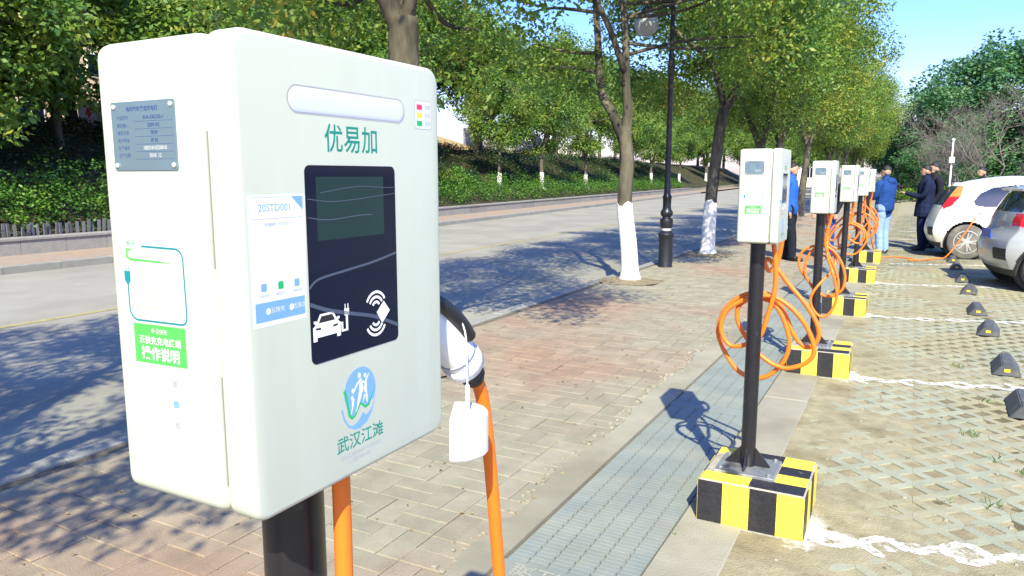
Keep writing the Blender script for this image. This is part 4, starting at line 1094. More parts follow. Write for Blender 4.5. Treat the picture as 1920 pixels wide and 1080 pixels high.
# fallen leaves
fl_m = leaf_mat('fallen_leaf', [(0.0, (0.16, 0.08, 0.03)), (0.5, (0.26, 0.17, 0.06)), (1.0, (0.40, 0.33, 0.18))], trans=0.1)
mb = MB()
for q in range(420):
    x, y = rd.uniform(-4.0, -1.5), 1.4 + 12 * rd.random() ** 1.5
    a = rd.uniform(0, 2 * PI); l = rd.uniform(.012, .035); w = l * .25; dx, dy = math.cos(a) * l, math.sin(a) * l
    mb.add([(x, y, 0.006), (x + dx * .5 - dy / l * w, y + dy * .5 + dx / l * w, 0.010), (x + dx, y + dy, 0.008), (x + dx * .5 + dy / l * w, y + dy * .5 - dx / l * w, 0.012)], [(0, 1, 2, 3)])
tag(mb.build('fallen_leaf_litter', fl_m), kind='stuff')

# ------------------------------------------------------------------ lamp post
def lamp_post(loc, label, s=1.0):
    e = empty('street_lamp', loc); e.scale = (s, s, s); tag(e, label, 'street lamp', 'globe street lamps')
    mb = MB()
    mb.lathe([(0.125, -0.1), (0.125, 0.0), (0.118, 0.02), (0.115, 0.47), (0.118, 0.50), (0.132, 0.53), (0.135, 0.56), (0.12, 0.585), (0.10, 0.60), (0.098, 0.62)], 28)
    me = mb.mesh('base', m_lampk, True); sharpen(me); b = link('base', me, e)
    mb = MB(); mb.lathe([(0.085, 0.615), (0.085, 0.675)], 28); mb.build('white_band', m_lampband, e, True)
    mb = MB()
    mb.lathe([(0.098, 0.67), (0.105, 0.70), (0.108, 0.76), (0.112, 0.80), (0.105, 0.82), (0.075, 0.835), (0.072, 0.86), (0.098, 0.885), (0.106, 0.92), (0.098, 0.955), (0.075, 0.985), (0.068, 1.03), (0.072, 1.16), (0.08, 1.19), (0.066, 1.22), (0.055, 1.26),
              (0.048, 1.6), (0.044, 2.6), (0.044, 3.26), (0.058, 3.30), (0.062, 3.36), (0.048, 3.41), (0.044, 3.47), (0.052, 3.5), (0.036, 3.56), (0.032, 4.6), (0.04, 4.62), (0.03, 4.7), (0.012, 4.85)], 24)
    me = mb.mesh('column', m_lampk, True); sharpen(me); link('column', me, e)
    for sx in (-1,):
        mb = MB(); mb.tube(spline([(sx * 0.02, 0, 4.25), (sx * 0.16, 0, 4.52), (sx * 0.36, 0, 4.56), (sx * 0.445, 0, 4.42), (sx * 0.445, 0, 4.25)], 6), 0.016, 10); a = mb.build('arm', m_lampk, e, True)
        mb = MB(); mb.lathe([(0.02, 4.36), (0.075, 4.27), (0.085, 4.235), (0.08, 4.22)], 20, (sx * 0.445, 0, 0)); mb.build('globe_cap', m_lampk, a, True)
        mb = MB(); mb.lathe([(0.205 * math.sin(R(t)) + 0.001, 4.055 - 0.205 * math.cos(R(t))) for t in range(0, 181, 10)], 24, (sx * 0.445, 0, 0))
        mb.build('globe', mat('globe_glass', (0.55, 0.57, 0.58), var=0.1, scale=9, rough=0.22, spec=0.6, trans=0.35), e, True)
    return e
lamp_post((-3.68, 12.44, 0), 'black cast iron street lamp with white band and round globe')
lamp_post((-3.7, 66, -0.6), 'distant street lamp showing one small bright globe above the posts')

# ------------------------------------------------------------------ retaining wall, pickets, bank
wall = empty('retaining_wall', (0, 0, 0)); tag(wall, 'low grey stone retaining wall along the far pavement', 'wall')
y = 2.0; i = 0
mb = MB(); mb.box(-0.06, 0.0, 0.004, 0.895, -0.05, 0.285); wp = mb.mesh('stone_panel', m_wallst)
mb = MB(); mb.chbox(-0.34, 0.03, 0.003, 0.897, 0.285, 0.335, 0.006); wc = mb.mesh('coping_stone', m_wallst)
while y < 75:
    a = -math.atan2(wall_x(y + .9) - wall_x(y), .9) * -1
    a = math.atan2(-(wall_x(y + .9) - wall_x(y)), .9)
    link('stone_panel', wp, wall, (wall_x(y) + rd.uniform(-.003, .003), y, 0), a)
    link('coping_stone', wc, wall, (wall_x(y), y, rd.uniform(-.003, .003)), a)
    y += 0.9 / math.cos(a); i += 1
mb = MB()
for a, b in zip(YS[16:], YS[17:]): mb.add([(wall_x(a) - 0.07, a, -0.1), (wall_x(b) - 0.07, b, -0.1), (wall_x(b) - 0.07, b, 0.27), (wall_x(a) - 0.07, a, 0.27)], [(0, 1, 2, 3)])
mb.build('wall_core', m_conc, wall)
fence = empty('picket_fence'); tag(fence, 'short dark picket edging on the wall in front of the hedge', 'fence')
mb = MB(); mb.box(-0.012, 0.012, -0.03, 0.03, 0.30, 0.60); pk = mb.mesh('picket', mat('weathered_picket', (0.10, 0.105, 0.12), var=0.3, scale=8, rough=0.8))
for q in range(150):
    y = 6.5 + q * 0.115
    o = link('picket', pk, fence, (wall_x(y) - 0.42 + rd.uniform(-.01, .01), y, rd.uniform(-.05, .02))); o.rotation_euler = (rd.uniform(-.06, .06), rd.uniform(-.05, .05), rd.uniform(-.3, .3))

# sloping bank
DD = [0.1, 0.3, 0.8, 1.4, 2.2, 3.0, 3.8, 4.6, 5.4, 6.4, 7.5, 9, 12, 20, 40, 70]
mb = MB(); yy = [-20 + 1.6 * k for k in range(100)]
V = []; Fc = []
for j, y in enumerate(yy):
    for d in DD: V.append((wall_x(y) - d, y, slope_z(d) + (0.10 * fbm(d, y, 0.6) if d > 0.8 else 0)))
nd = len(DD)
for j in range(len(yy) - 1):
    for i in range(nd - 1): Fc.append((j * nd + i + 1, j * nd + i, (j + 1) * nd + i, (j + 1) * nd + i + 1))
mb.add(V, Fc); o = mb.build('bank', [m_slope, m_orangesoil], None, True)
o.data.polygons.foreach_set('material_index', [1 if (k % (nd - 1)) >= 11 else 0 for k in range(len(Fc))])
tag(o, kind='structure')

def bank_point(d, y): return (wall_x(y) - d, y, slope_z(d))
def strip_leaves(name, n, d0, d1, y0, y1, hfun, L, Wd, m, seed, npc=14, rad=0.22):
    g = np.random.default_rng(seed); C = []
    k = n // npc
    while len(C) < k:
        y = y0 + (y1 - y0) * g.random() ** 1.5; d = g.uniform(d0, d1)
        h = hfun(d, y)
        if h <= 0: continue
        C.append((wall_x(y) - d, y, slope_z(d) + h * g.uniform(0.15, 1.0)))
    o = link(name, leaf_cloud(name, C, np.full(len(C), rad), npc, L, Wd, m, seed, droop=0.0)); return o
# clipped hedge behind the wall: one long hedge
hh = lambda d, y: (0.62 + 0.28 * fbm(d * 0.5, y, 0.35) + (0.25 if y < 15 else 0)) * (1 if y < 60 else .8)
tag(strip_leaves('hedge', 66000, 0.45, 2.0, 3.0, 75, hh, 0.085, 0.05, lf_hedge, 5), 'long bright green hedge growing above the retaining wall', 'hedge')
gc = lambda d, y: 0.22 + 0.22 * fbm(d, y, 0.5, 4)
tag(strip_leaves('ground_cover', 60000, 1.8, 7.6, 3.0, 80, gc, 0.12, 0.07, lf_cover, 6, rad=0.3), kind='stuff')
# two rounded shrubs on the bank
for i, (d, y, r, lab, mm) in enumerate([(1.9, 27.6, 0.75, 'rounded yellow green shrub on the bank just right of the large box', lf_mid), (2.2, 29.2, 0.75, 'rounded dark green shrub on the bank beside the yellow green one', lf_hedge), (2.3, 30.6, 0.55, 'small brownish shrub right of the two rounded ones', lf_cover)]):
    x, yy_, z = bank_point(d, y); e = empty('round_shrub', (x, yy_, z)); tag(e, lab, 'shrub', 'rounded shrubs on the bank')
    g = np.random.default_rng(i); c = g.normal(size=(40, 3)); c /= np.linalg.norm(c, axis=1)[:, None]; c *= (g.random(40) ** .35)[:, None] * r * 0.8; c[:, 2] = np.abs(c[:, 2]) * 1.0 + 0.15
    link('crown', leaf_cloud('crown', c, np.full(40, 0.24), 60, 0.10, 0.06, mm, i, droop=0), e)
    mb = MB()
    for k in range(5): mb.tube([(0, 0, -0.1), (rd.uniform(-.2, .2), rd.uniform(-.2, .2), 0.5)], [0.02, 0.008], 5)
    mb.build('trunk', m_bark, e)

# whitewashed trees on the bank, left to right
BK = [(1.9, 33.2, 0), (1.7, 38.6, 1), (1.7, 46.5, 2), (1.8, 58.5, 0), (1.8, 65.5, 1), (1.8, 72, 2), (1.8, 78, 0), (1.8, 95, 1)]
BL = ['bank tree right of the round shrubs, whitewashed foot half hidden', 'bank tree with slim white painted foot left of the leaning street tree', 'bank tree seen just left of the leaning street trunk, white foot on the grass', 'bank tree with short white foot left of the lamp post',
      'bank tree with white foot just right of the lamp post', 'third whitewashed bank tree from the lamp post', 'whitewashed bank tree left of the forked street tree', 'whitewashed bank tree seen just left of the second charging post']
for i, (d, y, v) in enumerate(BK):
    tree('bank', v, bank_point(d, y), 0.9 * i, (0.92, 1.0, 1.0, 1.05, 1.0, 1.0, 1.0, 1.1)[i], BL[i], 'whitewashed trees on the bank', seed=40 + i, wash=0.85, rad=(0.13, 0.09))
# denser trees higher on the bank
UP = [(3.8, 6.6, 1.0), (5.6, 10.4, 1.1), (2.6, 8.6, 0.95), (3.2, 15.2, 0.95), (3.4, 19.0, 1.0), (3.0, 23.8, 0.9), (5.2, 5.5, 1.15), (7.5, 9.5, 1.25), (4.6, 12.0, 1.0), (8.0, 14.5, 1.35), (5.4, 17.0, 1.15), (9.5, 19.0, 1.4), (5.0, 21.5, 1.2), (7.2, 24.2, 1.3), (4.6, 26.5, 1.0), (8.6, 28.5, 1.3), (5.8, 31.0, 1.1), (7.5, 34.5, 1.2), (5.5, 37.5, 1.1), (7.8, 42.5, 1.2),
      (6, 52, 1.2), (8, 57, 1.3), (6, 63, 1.2), (6, 70, 1.2), (8, 77, 1.3), (6, 84, 1.2), (6, 92, 1.3), (3, 103, 1.3), (5, 112, 1.4), (9, 100, 1.6), (12, 118, 1.8), (4, 125, 1.8), (10, 135, 1.9), (14, 95, 1.7), (16, 60, 1.6), (16, 75, 1.6), (11, 8.0, 1.5), (12.5, 22, 1.5), (13, 33, 1.5), (12, 40, 1.4)]
for i, (d, y, s) in enumerate(UP):
    s *= 1.25
    tree('bank', i % 3, bank_point(d, y), 1.3 * i, s, 'leafy tree in the dense upper row on the bank', 'upper row of trees on the bank', seed=70 + i, wash=0, rad=(0.11, 0.08), crown_dz=-1.3 if (y < 26 and d < 6) else 0.0)
# closing trees at the end of the road and lot
END = [(-16.5, 104, 1.5), (-21, 112, 1.6), (-14.5, 110, 1.4), (-24, 124, 1.8), (-13, 92, 1.25), (-8.5, 84, 1.2), (-5.5, 76, 1.15), (-2.0, 70, 1.0), (-11, 100, 1.4), (-17, 118, 1.6)]
for i, (x, y, s) in enumerate(END):
    tree('bank', i % 3, (x, y, -0.15), i * 2.1, s, 'tree closing the view at the far end of the road', 'trees at the end of the road', seed=110 + i, wash=0)
BIG = [(-0.6, 66, 0.66, 0, 'shorter evergreen tree at the foot of the sky gap'), (1.3, 62, 0.90, 1, 'mid height evergreen stepping up left of the tallest trees'), (3.8, 66, 1.26, 0, 'tallest dark evergreen tree at the upper right'), (7.4, 68, 1.28, 1, 'tall dark evergreen at the right edge of the picture'),
       (10.5, 66, 1.0, 0, 'tall evergreen beyond the right edge'), (2.2, 58, 0.5, 1, 'low evergreen in front of the tall ones'), (0.1, 57, 0.42, 0, 'small evergreen beside the end of the parking lot'), (14, 64, 0.95, 1, 'evergreen further beyond the right edge')]
for i, (x, y, s, v, lab) in enumerate(BIG):
    tree('big', v, (x, y, -0.1), i * 1.7, s, lab, 'evergreens behind the parking lot', seed=130 + i, wash=0, name='evergreen_tree', rad=(0.22, 0.12))
# bushes along the end of the lot
for i, (x, y, r) in enumerate([(-0.9, 50, .55), (0.0, 51, .6), (0.9, 52, .55), (2.0, 53, .7), (3.4, 53.5, .7), (4.8, 54, .7)]):
    e = empty('lot_end_shrub', (x, y, 0)); tag(e, 'low green shrub along the far end of the parking lot', 'shrub', 'shrubs at the end of the lot')
    g = np.random.default_rng(200 + i); c = g.normal(size=(26, 3)); c /= np.linalg.norm(c, axis=1)[:, None]; c *= r * 0.8; c[:, 2] = np.abs(c[:, 2]) + .2; c[:, 0] *= 1.5
    link('crown', leaf_cloud('crown', c, np.full(26, .3), 50, 0.13, 0.08, lf_mid, i, droop=0), e)
    mb = MB(); mb.tube([(0, 0, -0.1), (0.05, 0, .5)], [.04, .02], 6); mb.build('trunk', m_bark, e)
# bare winter trees at right
def bare_tree(loc, h, seed, label):
    g = random.Random(seed); e = empty('bare_tree', loc); tag(e, label, 'tree', 'leafless trees at the right')
    tk = MB(); tw = MB()
    def grow(p, d, l, r, lev):
        q = p + d * l
        mid = (p + q) / 2 + Vector((g.uniform(-.05, .05), g.uniform(-.05, .05), 0)) * l
        (tk if lev < 2 else tw).tube([p, mid, q], [r, r * .85, r * .68], 6 if lev < 2 else 3, caps=False)
        if lev >= 6: return
        for k in range(3 if lev < 5 else 4):
            a = Vector((g.gauss(0, 1), g.gauss(0, 1), g.gauss(0.25, .7))).normalized()
            nd = (d * 0.75 + a * 0.68).normalized()
            grow(q if k < 2 else mid, nd, l * g.uniform(.6, .82), r * .62, lev + 1)
    for k in range(3):
        grow(Vector((g.uniform(-.3, .3), g.uniform(-.3, .3), -0.1)), Vector((g.uniform(-.35, .35), g.uniform(-.3, .3), 1)).normalized(), h * .27, 0.06, 0)
    tk.build('trunk', m_twig, e, True); tw.build('crown', m_twig, e)
    return e
bare_tree((3.7, 50, 0), 8.2, 2, 'greyish leafless tree in front of the evergreens above the white car')
bare_tree((5.9, 49, 0), 8.6, 5, 'greyish leafless tree at the right edge above the grey car')
bare_tree((2.6, 53, 0), 6.2, 9, 'smaller leafless tree left of the greyish ones')

# slim white camera pole
e = empty('camera_pole', (1.62, 45, 0)); tag(e, 'thin white pole with small box camera behind the white car', 'pole')
mb = MB(); mb.lathe([(0.06, -0.1), (0.045, 0.1), (0.035, 3.35)], 12); mb.build('post', m_plugw, e, True)
mb = MB(); mb.chbox(-0.12, 0.12, -0.16, 0.10, 2.2, 2.5, 0.02); mb.build('camera_box', m_plugw, e)
mb = MB(); mb.lathe([(0.05, 3.3), (0.09, 3.4), (0.02, 3.45)], 12); mb.build('pole_cap', m_plugw, e, True)

# ------------------------------------------------------------------ buildings in the background
def building(name, label, x0, x1, y0, y1, z0, z1, m, rows, cols, face='X', win=(1.6, 1.5), roofm=None, wm=None, rzz=0):
    """plain block whose long face looks +X (or -Y), with framed windows set into it"""
    e = empty(name, ((x0 + x1) / 2, (y0 + y1) / 2, z0), rzz); tag(e, label, 'building')
    lx, ly, h = (x1 - x0) / 2, (y1 - y0) / 2, z1 - z0
    mb = MB(); mb.box(-lx, lx, -ly, ly, -1.5, h); mb.build('wall', m, e)
    mb = MB(); mb.chbox(-lx - .25, lx + .25, -ly - .25, ly + .25, h + 0.002, h + .45, .08); mb.build('roof', roofm or m_conc, e)
    for r_ in range(rows):
        for c_ in range(cols):
            z = 1.2 + r_ * (h - .6) / rows
            if face == 'X':
                y = -ly + (c_ + .5) * 2 * ly / cols
                f = MB(); f.box(lx + .003, lx + .07, y - win[0] / 2, y + win[0] / 2, z, z + win[1]); fo = f.build('window', m_plugw, e)
                p = MB(); p.box(lx + .06, lx + .08, y - win[0] / 2 + .08, y - .04, z + .08, z + win[1] - .08); p.build('pane', wm or m_glassk, fo)
                p = MB(); p.box(lx + .06, lx + .08, y + .04, y + win[0] / 2 - .08, z + .08, z + win[1] - .08); p.build('pane', wm or m_glassk, fo)
            else:
                x = -lx + (c_ + .5) * 2 * lx / cols
                f = MB(); f.box(x - win[0] / 2, x + win[0] / 2, -ly - .07, -ly - .003, z, z + win[1]); fo = f.build('window', m_plugw, e)
                p = MB(); p.box(x - win[0] / 2 + .08, x - .04, -ly - .08, -ly - .06, z + .08, z + win[1] - .08); p.build('pane', wm or m_glassk, fo)
                p = MB(); p.box(x + .04, x + win[0] / 2 - .08, -ly - .08, -ly - .06, z + .08, z + win[1] - .08); p.build('pane', wm or m_glassk, fo)
    return e
m_cream = mat('cream_render', (0.55, 0.47, 0.33), var=0.08, scale=.4, rough=0.9, coord='World')
m_whiteb = mat('white_render', (0.62, 0.62, 0.60), var=0.06, scale=.5, rough=0.9, coord='World')
building('apartment_building', 'cream apartment block glimpsed through the trees at upper left', -58, -46, 6, 46, 3.2, 20, m_cream, 5, 9)
building('apartment_building', 'pale block glimpsed through leaves above the large box', -70, -58, 52, 84, 3.2, 15, m_whiteb, 4, 7)
building('low_building', 'low white building beyond the end of the road', -22, -12.5, 122, 128, 0, 4.2, m_whiteb, 1, 3, face='Y', win=(2.2, 1.6))
# site fence with pale panels and orange clay heap
hf = empty('site_fence'); tag(hf, 'pale panelled site fence on the orange clay behind the bank trees', 'fence')
for k in range(14):
    y = 66 + k * 2.55
    mb = MB(); mb.box(-0.05, 0.05, 0, 2.5, 3.3, 5.6 if k % 3 else 6.4); mb.build('fence_panel', m_whiteb if k % 2 else mat('grey_panel', (0.40, 0.40, 0.38), rough=.8), hf, loc=(-41, y, 0))
    mb = MB(); mb.box(-0.12, 0.12, -0.03, 0.06, 3.2, 6.0); mb.build('fence_post', m_whiteb, hf, loc=(-40.9, y, 0))
def heap(name, label, c, r, h, m, seed):
    mb = MB(); n, k = 20, 6; V = []
    for a in range(k):
        for b in range(n):
            t = 2 * PI * b / n; f = a / (k - 1); w = 1 + .25 * mnoise.noise(Vector((math.cos(t) * 1.5, math.sin(t) * 1.5, seed + f)))
            V.append((r[0] * (1 - f) * w * math.cos(t), r[1] * (1 - f) * w * math.sin(t), h * (f ** .8) + .12 * mnoise.noise(Vector((b, a, seed)))))
    F_ = [(a * n + b, a * n + (b + 1) % n, (a + 1) * n + (b + 1) % n, (a + 1) * n + b) for a in range(k - 1) for b in range(n)]
    mb.add(V, F_); return tag(mb.build(name, m, None, True, loc=c), label, 'heap', 'heaps of orange clay')
heap('clay_heap', 'orange clay heap seen under the trees right of the large box', (-36, 52, 3.2), (4, 9), 1.9, m_orangesoil, 1)
heap('clay_heap', 'orange clay heap further right below the site fence', (-38, 78, 3.2), (3, 12), 1.3, m_orangesoil, 2)
heap('clay_heap', 'clay heap behind the white warning sign', (-34, 22, 3.2), (3, 5), 1.0, mat('olive_heap', (0.30, 0.26, 0.13), var=.2, scale=1, coord='World', rough=.95), 3)
# warning sign and orange gate posts at upper left
e = empty('warning_sign', (-24, 15.55, 2.9), R(62)); tag(e, 'white warning board with red lightning bolt at upper left', 'sign')
mb = MB(); mb.box(-0.42, 0.42, -0.02, 0.02, 0.05, 1.02); mb.build('board', mat('board_white', (0.66, 0.66, 0.70), rough=.6), e)
for sx in (-.38, .38):
    mb = MB(); mb.box(sx - .025, sx + .025, .022, .07, -0.4, 1.0); mb.build('leg', m_plugw, e)
mb = MB(); Z = [(-0.16, .86), (-0.02, .86), (-0.09, .70), (0.0, .70), (-.2, .44), (-.14, .62), (-.23, .62)]
mb.add([(p[0], -.024, p[1]) for p in Z], [(0, 6, 5, 4, 3, 2, 1)][::1]); mb.build('bolt_mark', m_red, e)
for i, (x, y, h) in enumerate([(-26, 15.6, 2.4), (-26, 11.6, 2.4)]):
    e = empty('gate_post', (x, y, 3.0)); tag(e, ('orange and yellow post left of the warning board', 'orange post near the left edge of the picture')[i], 'post', 'orange gate posts')
    mb = MB(); mb.chbox(-.09, .09, -.09, .09, -.3, h, .03); mb.build('shaft', mat('orange_post', (0.62, 0.30, 0.03), rough=.6), e)
    mb = MB(); mb.lathe([(.14, h), (.16, h + .05), (.06, h + .16)], 12); mb.build('cap', m_red if i == 0 else m_block_y, e)
e = building('site_hut', 'brick red site hut at the far left edge', -33, -29, 12.4, 15.8, 3.1, 5.4, mat('brick_red', (0.36, 0.17, 0.10), var=.15, scale=4, rough=.9), 1, 1)

# ------------------------------------------------------------------ cars
def interp(T, x):
    return float(np.interp(x, T[0], T[1]))
def smooth_tab(T, n=60):
    """resample a table with a smooth curve"""
    P = spline([(a, b, 0) for a, b in T], 10); return (np.array([p.x for p in P]), np.array([p.y for p in P]))
def inpoly(P, x, y):
    c = False; n = len(P)
    for i in range(n):
        x1, y1 = P[i]; x2, y2 = P[(i + 1) % n]
        if (y1 > y) != (y2 > y) and x < (x2 - x1) * (y - y1) / (y2 - y1) + x1: c = not c
    return c
m_tyre = mat('tyre_rubber', (0.10, 0.10, 0.095), var=0.2, scale=10, rough=0.9, second=(0.20, 0.19, 0.16), sscale=5, slo=.4, shi=.7)
m_rim = mat('alloy_rim', (0.55, 0.56, 0.55), rough=0.35, metal=0.5)
m_dark = mat('dark_plastic', (0.02, 0.022, 0.026), rough=0.6)
m_tint = mat('tinted_glass', (0.02, 0.028, 0.04), var=0.05, rough=0.05, spec=0.8, coat=0.4)
m_tail = mat('tail_lamp_red', (0.55, 0.015, 0.03), rough=0.15, coat=0.6)
m_amber = mat('tail_lamp_amber', (0.75, 0.22, 0.03), rough=0.15, coat=0.6)
def wheel(parent, x, y, r, side):
    w = empty('wheel', (x, y, r), 0, parent)
    rot = Matrix.Rotation(PI / 2, 4, 'X')
    mb = MB(); mb.lathe([(r * .62, -.085), (r * .9, -.09), (r * .985, -.075), (r, -.04), (r, .04), (r * .985, .075), (r * .9, .09), (r * .62, .085)], 36)
    me = mb.mesh('tyre', m_tyre, True); me.transform(rot); link('tyre', me, w)
    mb = MB(); z = .07 * 1; k = -side
    mb.cur = 1; mb.lathe([(r * .60, -.03), (r * .60, .03)], 30)
    mb.cur = 0
    mb.lathe([(r * .66, .060), (r * .66, .088), (r * .62, .090), (r * .58, .06)], 36)
    mb.lathe([(r * .16, .03), (r * .16, .085), (r * .08, .092)], 16)
    for q in range(5):
        for e_ in (-.16, .16):
            a = 2 * PI * q / 5 + e_; a2 = 2 * PI * q / 5 + e_ * 1.1
            mb.tube([(r * .12 * math.cos(a), r * .12 * math.sin(a), .078), (r * .62 * math.cos(a2), r * .62 * math.sin(a2), .074)], [(.020, .012), (.017, .012)], 6)
    me = mb.mesh('rim', [m_rim, m_dark], False); me.transform(Matrix.Rotation(PI / 2 if side < 0 else -PI / 2, 4, 'X')); link('rim', me, w)
def car(name, label, origin, rz, paint, roof, rear, front, L, HW, wins, rearwin, tail, tailsplit, wr, wx, spoiler=False, plate=None):
    e = empty(name, origin, rz); tag(e, label, 'car', 'cars plugged in at the bays')
    roof, rear, front = smooth_tab(roof), smooth_tab(rear), smooth_tab(front)
    S = smooth_tab([(.18, .90), (.42, .975), (.62, 1.0), (.90, .975), (1.08, .905), (1.36, .79), (1.6, .70)])
    NU, NV, NC = 230, 80, 60; zb = .20
    def pt(u, t, sg):
        zt = interp(roof, u * L); q = 1 - (1 - t) ** 1.7; z = zb + (zt - zb) * q
        w = HW * interp(S, z) * (1 - max(0, 1 - q ** 12) * 0) * max(0, 1 - q ** 9) ** .42
        w *= 1 - .13 * max(0, (.10 - u) / .10) ** 2 - .22 * max(0, (u - .84) / .16) ** 2
        return ((1 - u) * interp(rear, z) + u * interp(front, z), sg * w, z)
    bins = {}
    def put(key, quad): bins.setdefault(key, []).append(quad)
    for sg in (-1, 1):
        G_ = [[pt(i / NU, j / NV, sg) for j in range(NV + 1)] for i in range(NU + 1)]
        for i in range(NU):
            for j in range(NV):
                Q = [G_[i][j], G_[i + 1][j], G_[i + 1][j + 1], G_[i][j + 1]]
                if sg > 0: Q = Q[::-1]
                x = sum(p[0] for p in Q) / 4; z = sum(p[2] for p in Q) / 4; y = sum(p[1] for p in Q) / 4
                key = ('body', 0)
                if any((x - cx) ** 2 + (z - wr) ** 2 < (wr + .055) ** 2 for cx in wx) and abs(y) > .4: continue
                if any((x - cx) ** 2 + (z - wr) ** 2 < (wr + .085) ** 2 for cx in wx) and abs(y) > .4: key = ('wheel_arch_trim', sg * (1 if x < L / 2 else 2))
                elif z < .30: key = ('sill', 0)
                for n_, W_ in enumerate(wins):
                    if inpoly(W_, x, z) and abs(y) > .3: key = ('side_window', sg * (n_ + 1))
                if abs(y) < .60 and 1.02 < z and x > L * .52 and z > .99 and x < L * .76: key = ('windscreen', 0)
                if inpoly(tail, x, z): key = ('tail_lamp', sg) if z < tailsplit else ('turn_lamp', sg)
                put(key, Q)
    for cap in (0, 1):
        for j in range(NV):
            for k in range(NC):
                Q = []
                for (jj, kk) in ((j, k), (j, k + 1), (j + 1, k + 1), (j + 1, k)):
                    X, Y, Z = pt(cap, jj / NV, 1); f = -1 + 2 * kk / NC
                    Q.append((X + (-.10 if cap == 0 else .12) * (1 - f * f), Y * f, Z))
                if cap == 0: Q = Q[::-1]
                y = sum(p[1] for p in Q) / 4; z = sum(p[2] for p in Q) / 4; x = sum(p[0] for p in Q) / 4
                key = ('body', 0)
                if z < .30: key = ('sill', 0)
                if cap == 0:
                    if rearwin[0] < z < rearwin[1] and abs(y) < rearwin[2] - .12 * (z - rearwin[0]): key = ('rear_window', 0)
                    elif inpoly(tail, x + .02, z) and abs(y) > .5: key = ('tail_lamp', 1 if y > 0 else -1) if z < tailsplit else ('turn_lamp', 1 if y > 0 else -1)
                    elif .42 < z < .58 and abs(y) > .38: key = ('bumper_insert', 1 if y > 0 else -1)
                elif .32 < z < .52 and abs(y) < .45: key = ('grille', 0)
                put(key, Q)
    MM = dict(body=paint, side_window=m_tint, rear_window=m_tint, windscreen=m_tint, tail_lamp=m_tail, turn_lamp=m_amber, wheel_arch_trim=m_dark if spoiler else paint, sill=m_dark, bumper_insert=m_dark, grille=m_dark)
    for (nm, _), qs in bins.items():
        mb = MB()
        for q in qs: mb.add(q, [(0, 1, 2, 3)])
        me = mb.mesh(nm, MM[nm], True)
        bm = bmesh.new(); bm.from_mesh(me); bmesh.ops.remove_doubles(bm, verts=bm.verts, dist=.0008); bmesh.ops.recalc_face_normals(bm, faces=bm.faces) if False else None
        bm.to_mesh(me); bm.free(); link(nm, me, e)
    mb = MB(); mb.box(.15, L - .2, -HW * .72, HW * .72, .19, .60); mb.build('underbody', m_dark, e)
    for cx in wx:
        for sg in (-1, 1):
            mb = MB(); mb.lathe([(wr + .05, -.12), (wr + .06, .05)], 28); me = mb.mesh('wheel_well', m_dark); me.transform(Matrix.Rotation(PI / 2, 4, 'X')); link('wheel_well', me, e, (cx, sg * (HW - .22), wr))
            wheel(e, cx, sg * (HW - .105), wr, sg)
    for sg in (-1, 1):
        mb = MB(); X = wins[0][-1][0] + .25
        mb.tube(spline([(1.35, sg * HW * .985, .90), (1.38, sg * (HW + .025), .905), (1.50, sg * (HW + .025), .905), (1.53, sg * HW * .985, .90)], 4), .012, 6); mb.build('door_handle', paint, e, True)
        mb = MB(); mb.tube([(2.18, sg * HW * .93, .99), (2.16, sg * (HW + .10), 1.03)], .02, 6); mb.tube([(2.13, sg * (HW + .03), 1.03), (2.13, sg * (HW + .20), 1.04)], [(.03, .06), (.025, .05)], 10); mb.build('wing_mirror', paint, e, True)
        # shut lines of the door
        mb = MB()
        for X in (1.245, 2.2):
            P_ = []
            for t in range(8):
                z = .32 + .63 * t / 7; P_.append((X + (.05 * math.sin(t)) * 0, sg * (HW * interp(S, z) + .001), z))
            mb.tube(P_, .004, 4)
        mb.build('door_gap', m_dark, e)
    if spoiler:
        mb = MB(); zt = interp(roof, 0) ; x0 = interp(rear, zt)
        mb.add([(x0 + .20, -.52, zt + .02), (x0 + .20, .52, zt + .02), (x0 - .16, .48, zt - .03), (x0 - .16, -.48, zt - .03), (x0 + .20, -.52, zt - .06), (x0 + .20, .52, zt - .06), (x0 - .14, .48, zt - .06), (x0 - .14, -.48, zt - .06)], [(0, 1, 2, 3), (7, 6, 5, 4), (3, 2, 6, 7), (0, 3, 7, 4), (1, 5, 6, 2)]); mb.build('spoiler', paint, e)
    if plate:
        mb = MB(); xx = interp(rear, plate) - .118; mb.box(xx - .012, xx, -.22, .22, plate - .07, plate + .07); mb.build('number_plate', mat('plate_blue', (0.02, 0.08, 0.45), rough=.4), e)
    return e
def car_origin(wheel_world, rz, wx, HW, scale=1):
    lx, ly = wx, -(HW - .105); c_, s_ = math.cos(rz), math.sin(rz)
    return (wheel_world[0] - (lx * c_ - ly * s_), wheel_world[1] - (lx * s_ + ly * c_), 0)
m_carw = mat('pearl_white_paint', (0.74, 0.73, 0.69), var=0.02, rough=0.3, coat=0.6)
m_cars = mat('silver_paint', (0.40, 0.42, 0.44), var=0.02, rough=0.3, metal=0.3, coat=0.6)
RZC = R(3)
o1 = car_origin((0.93, 16.25), RZC, .56, .80)
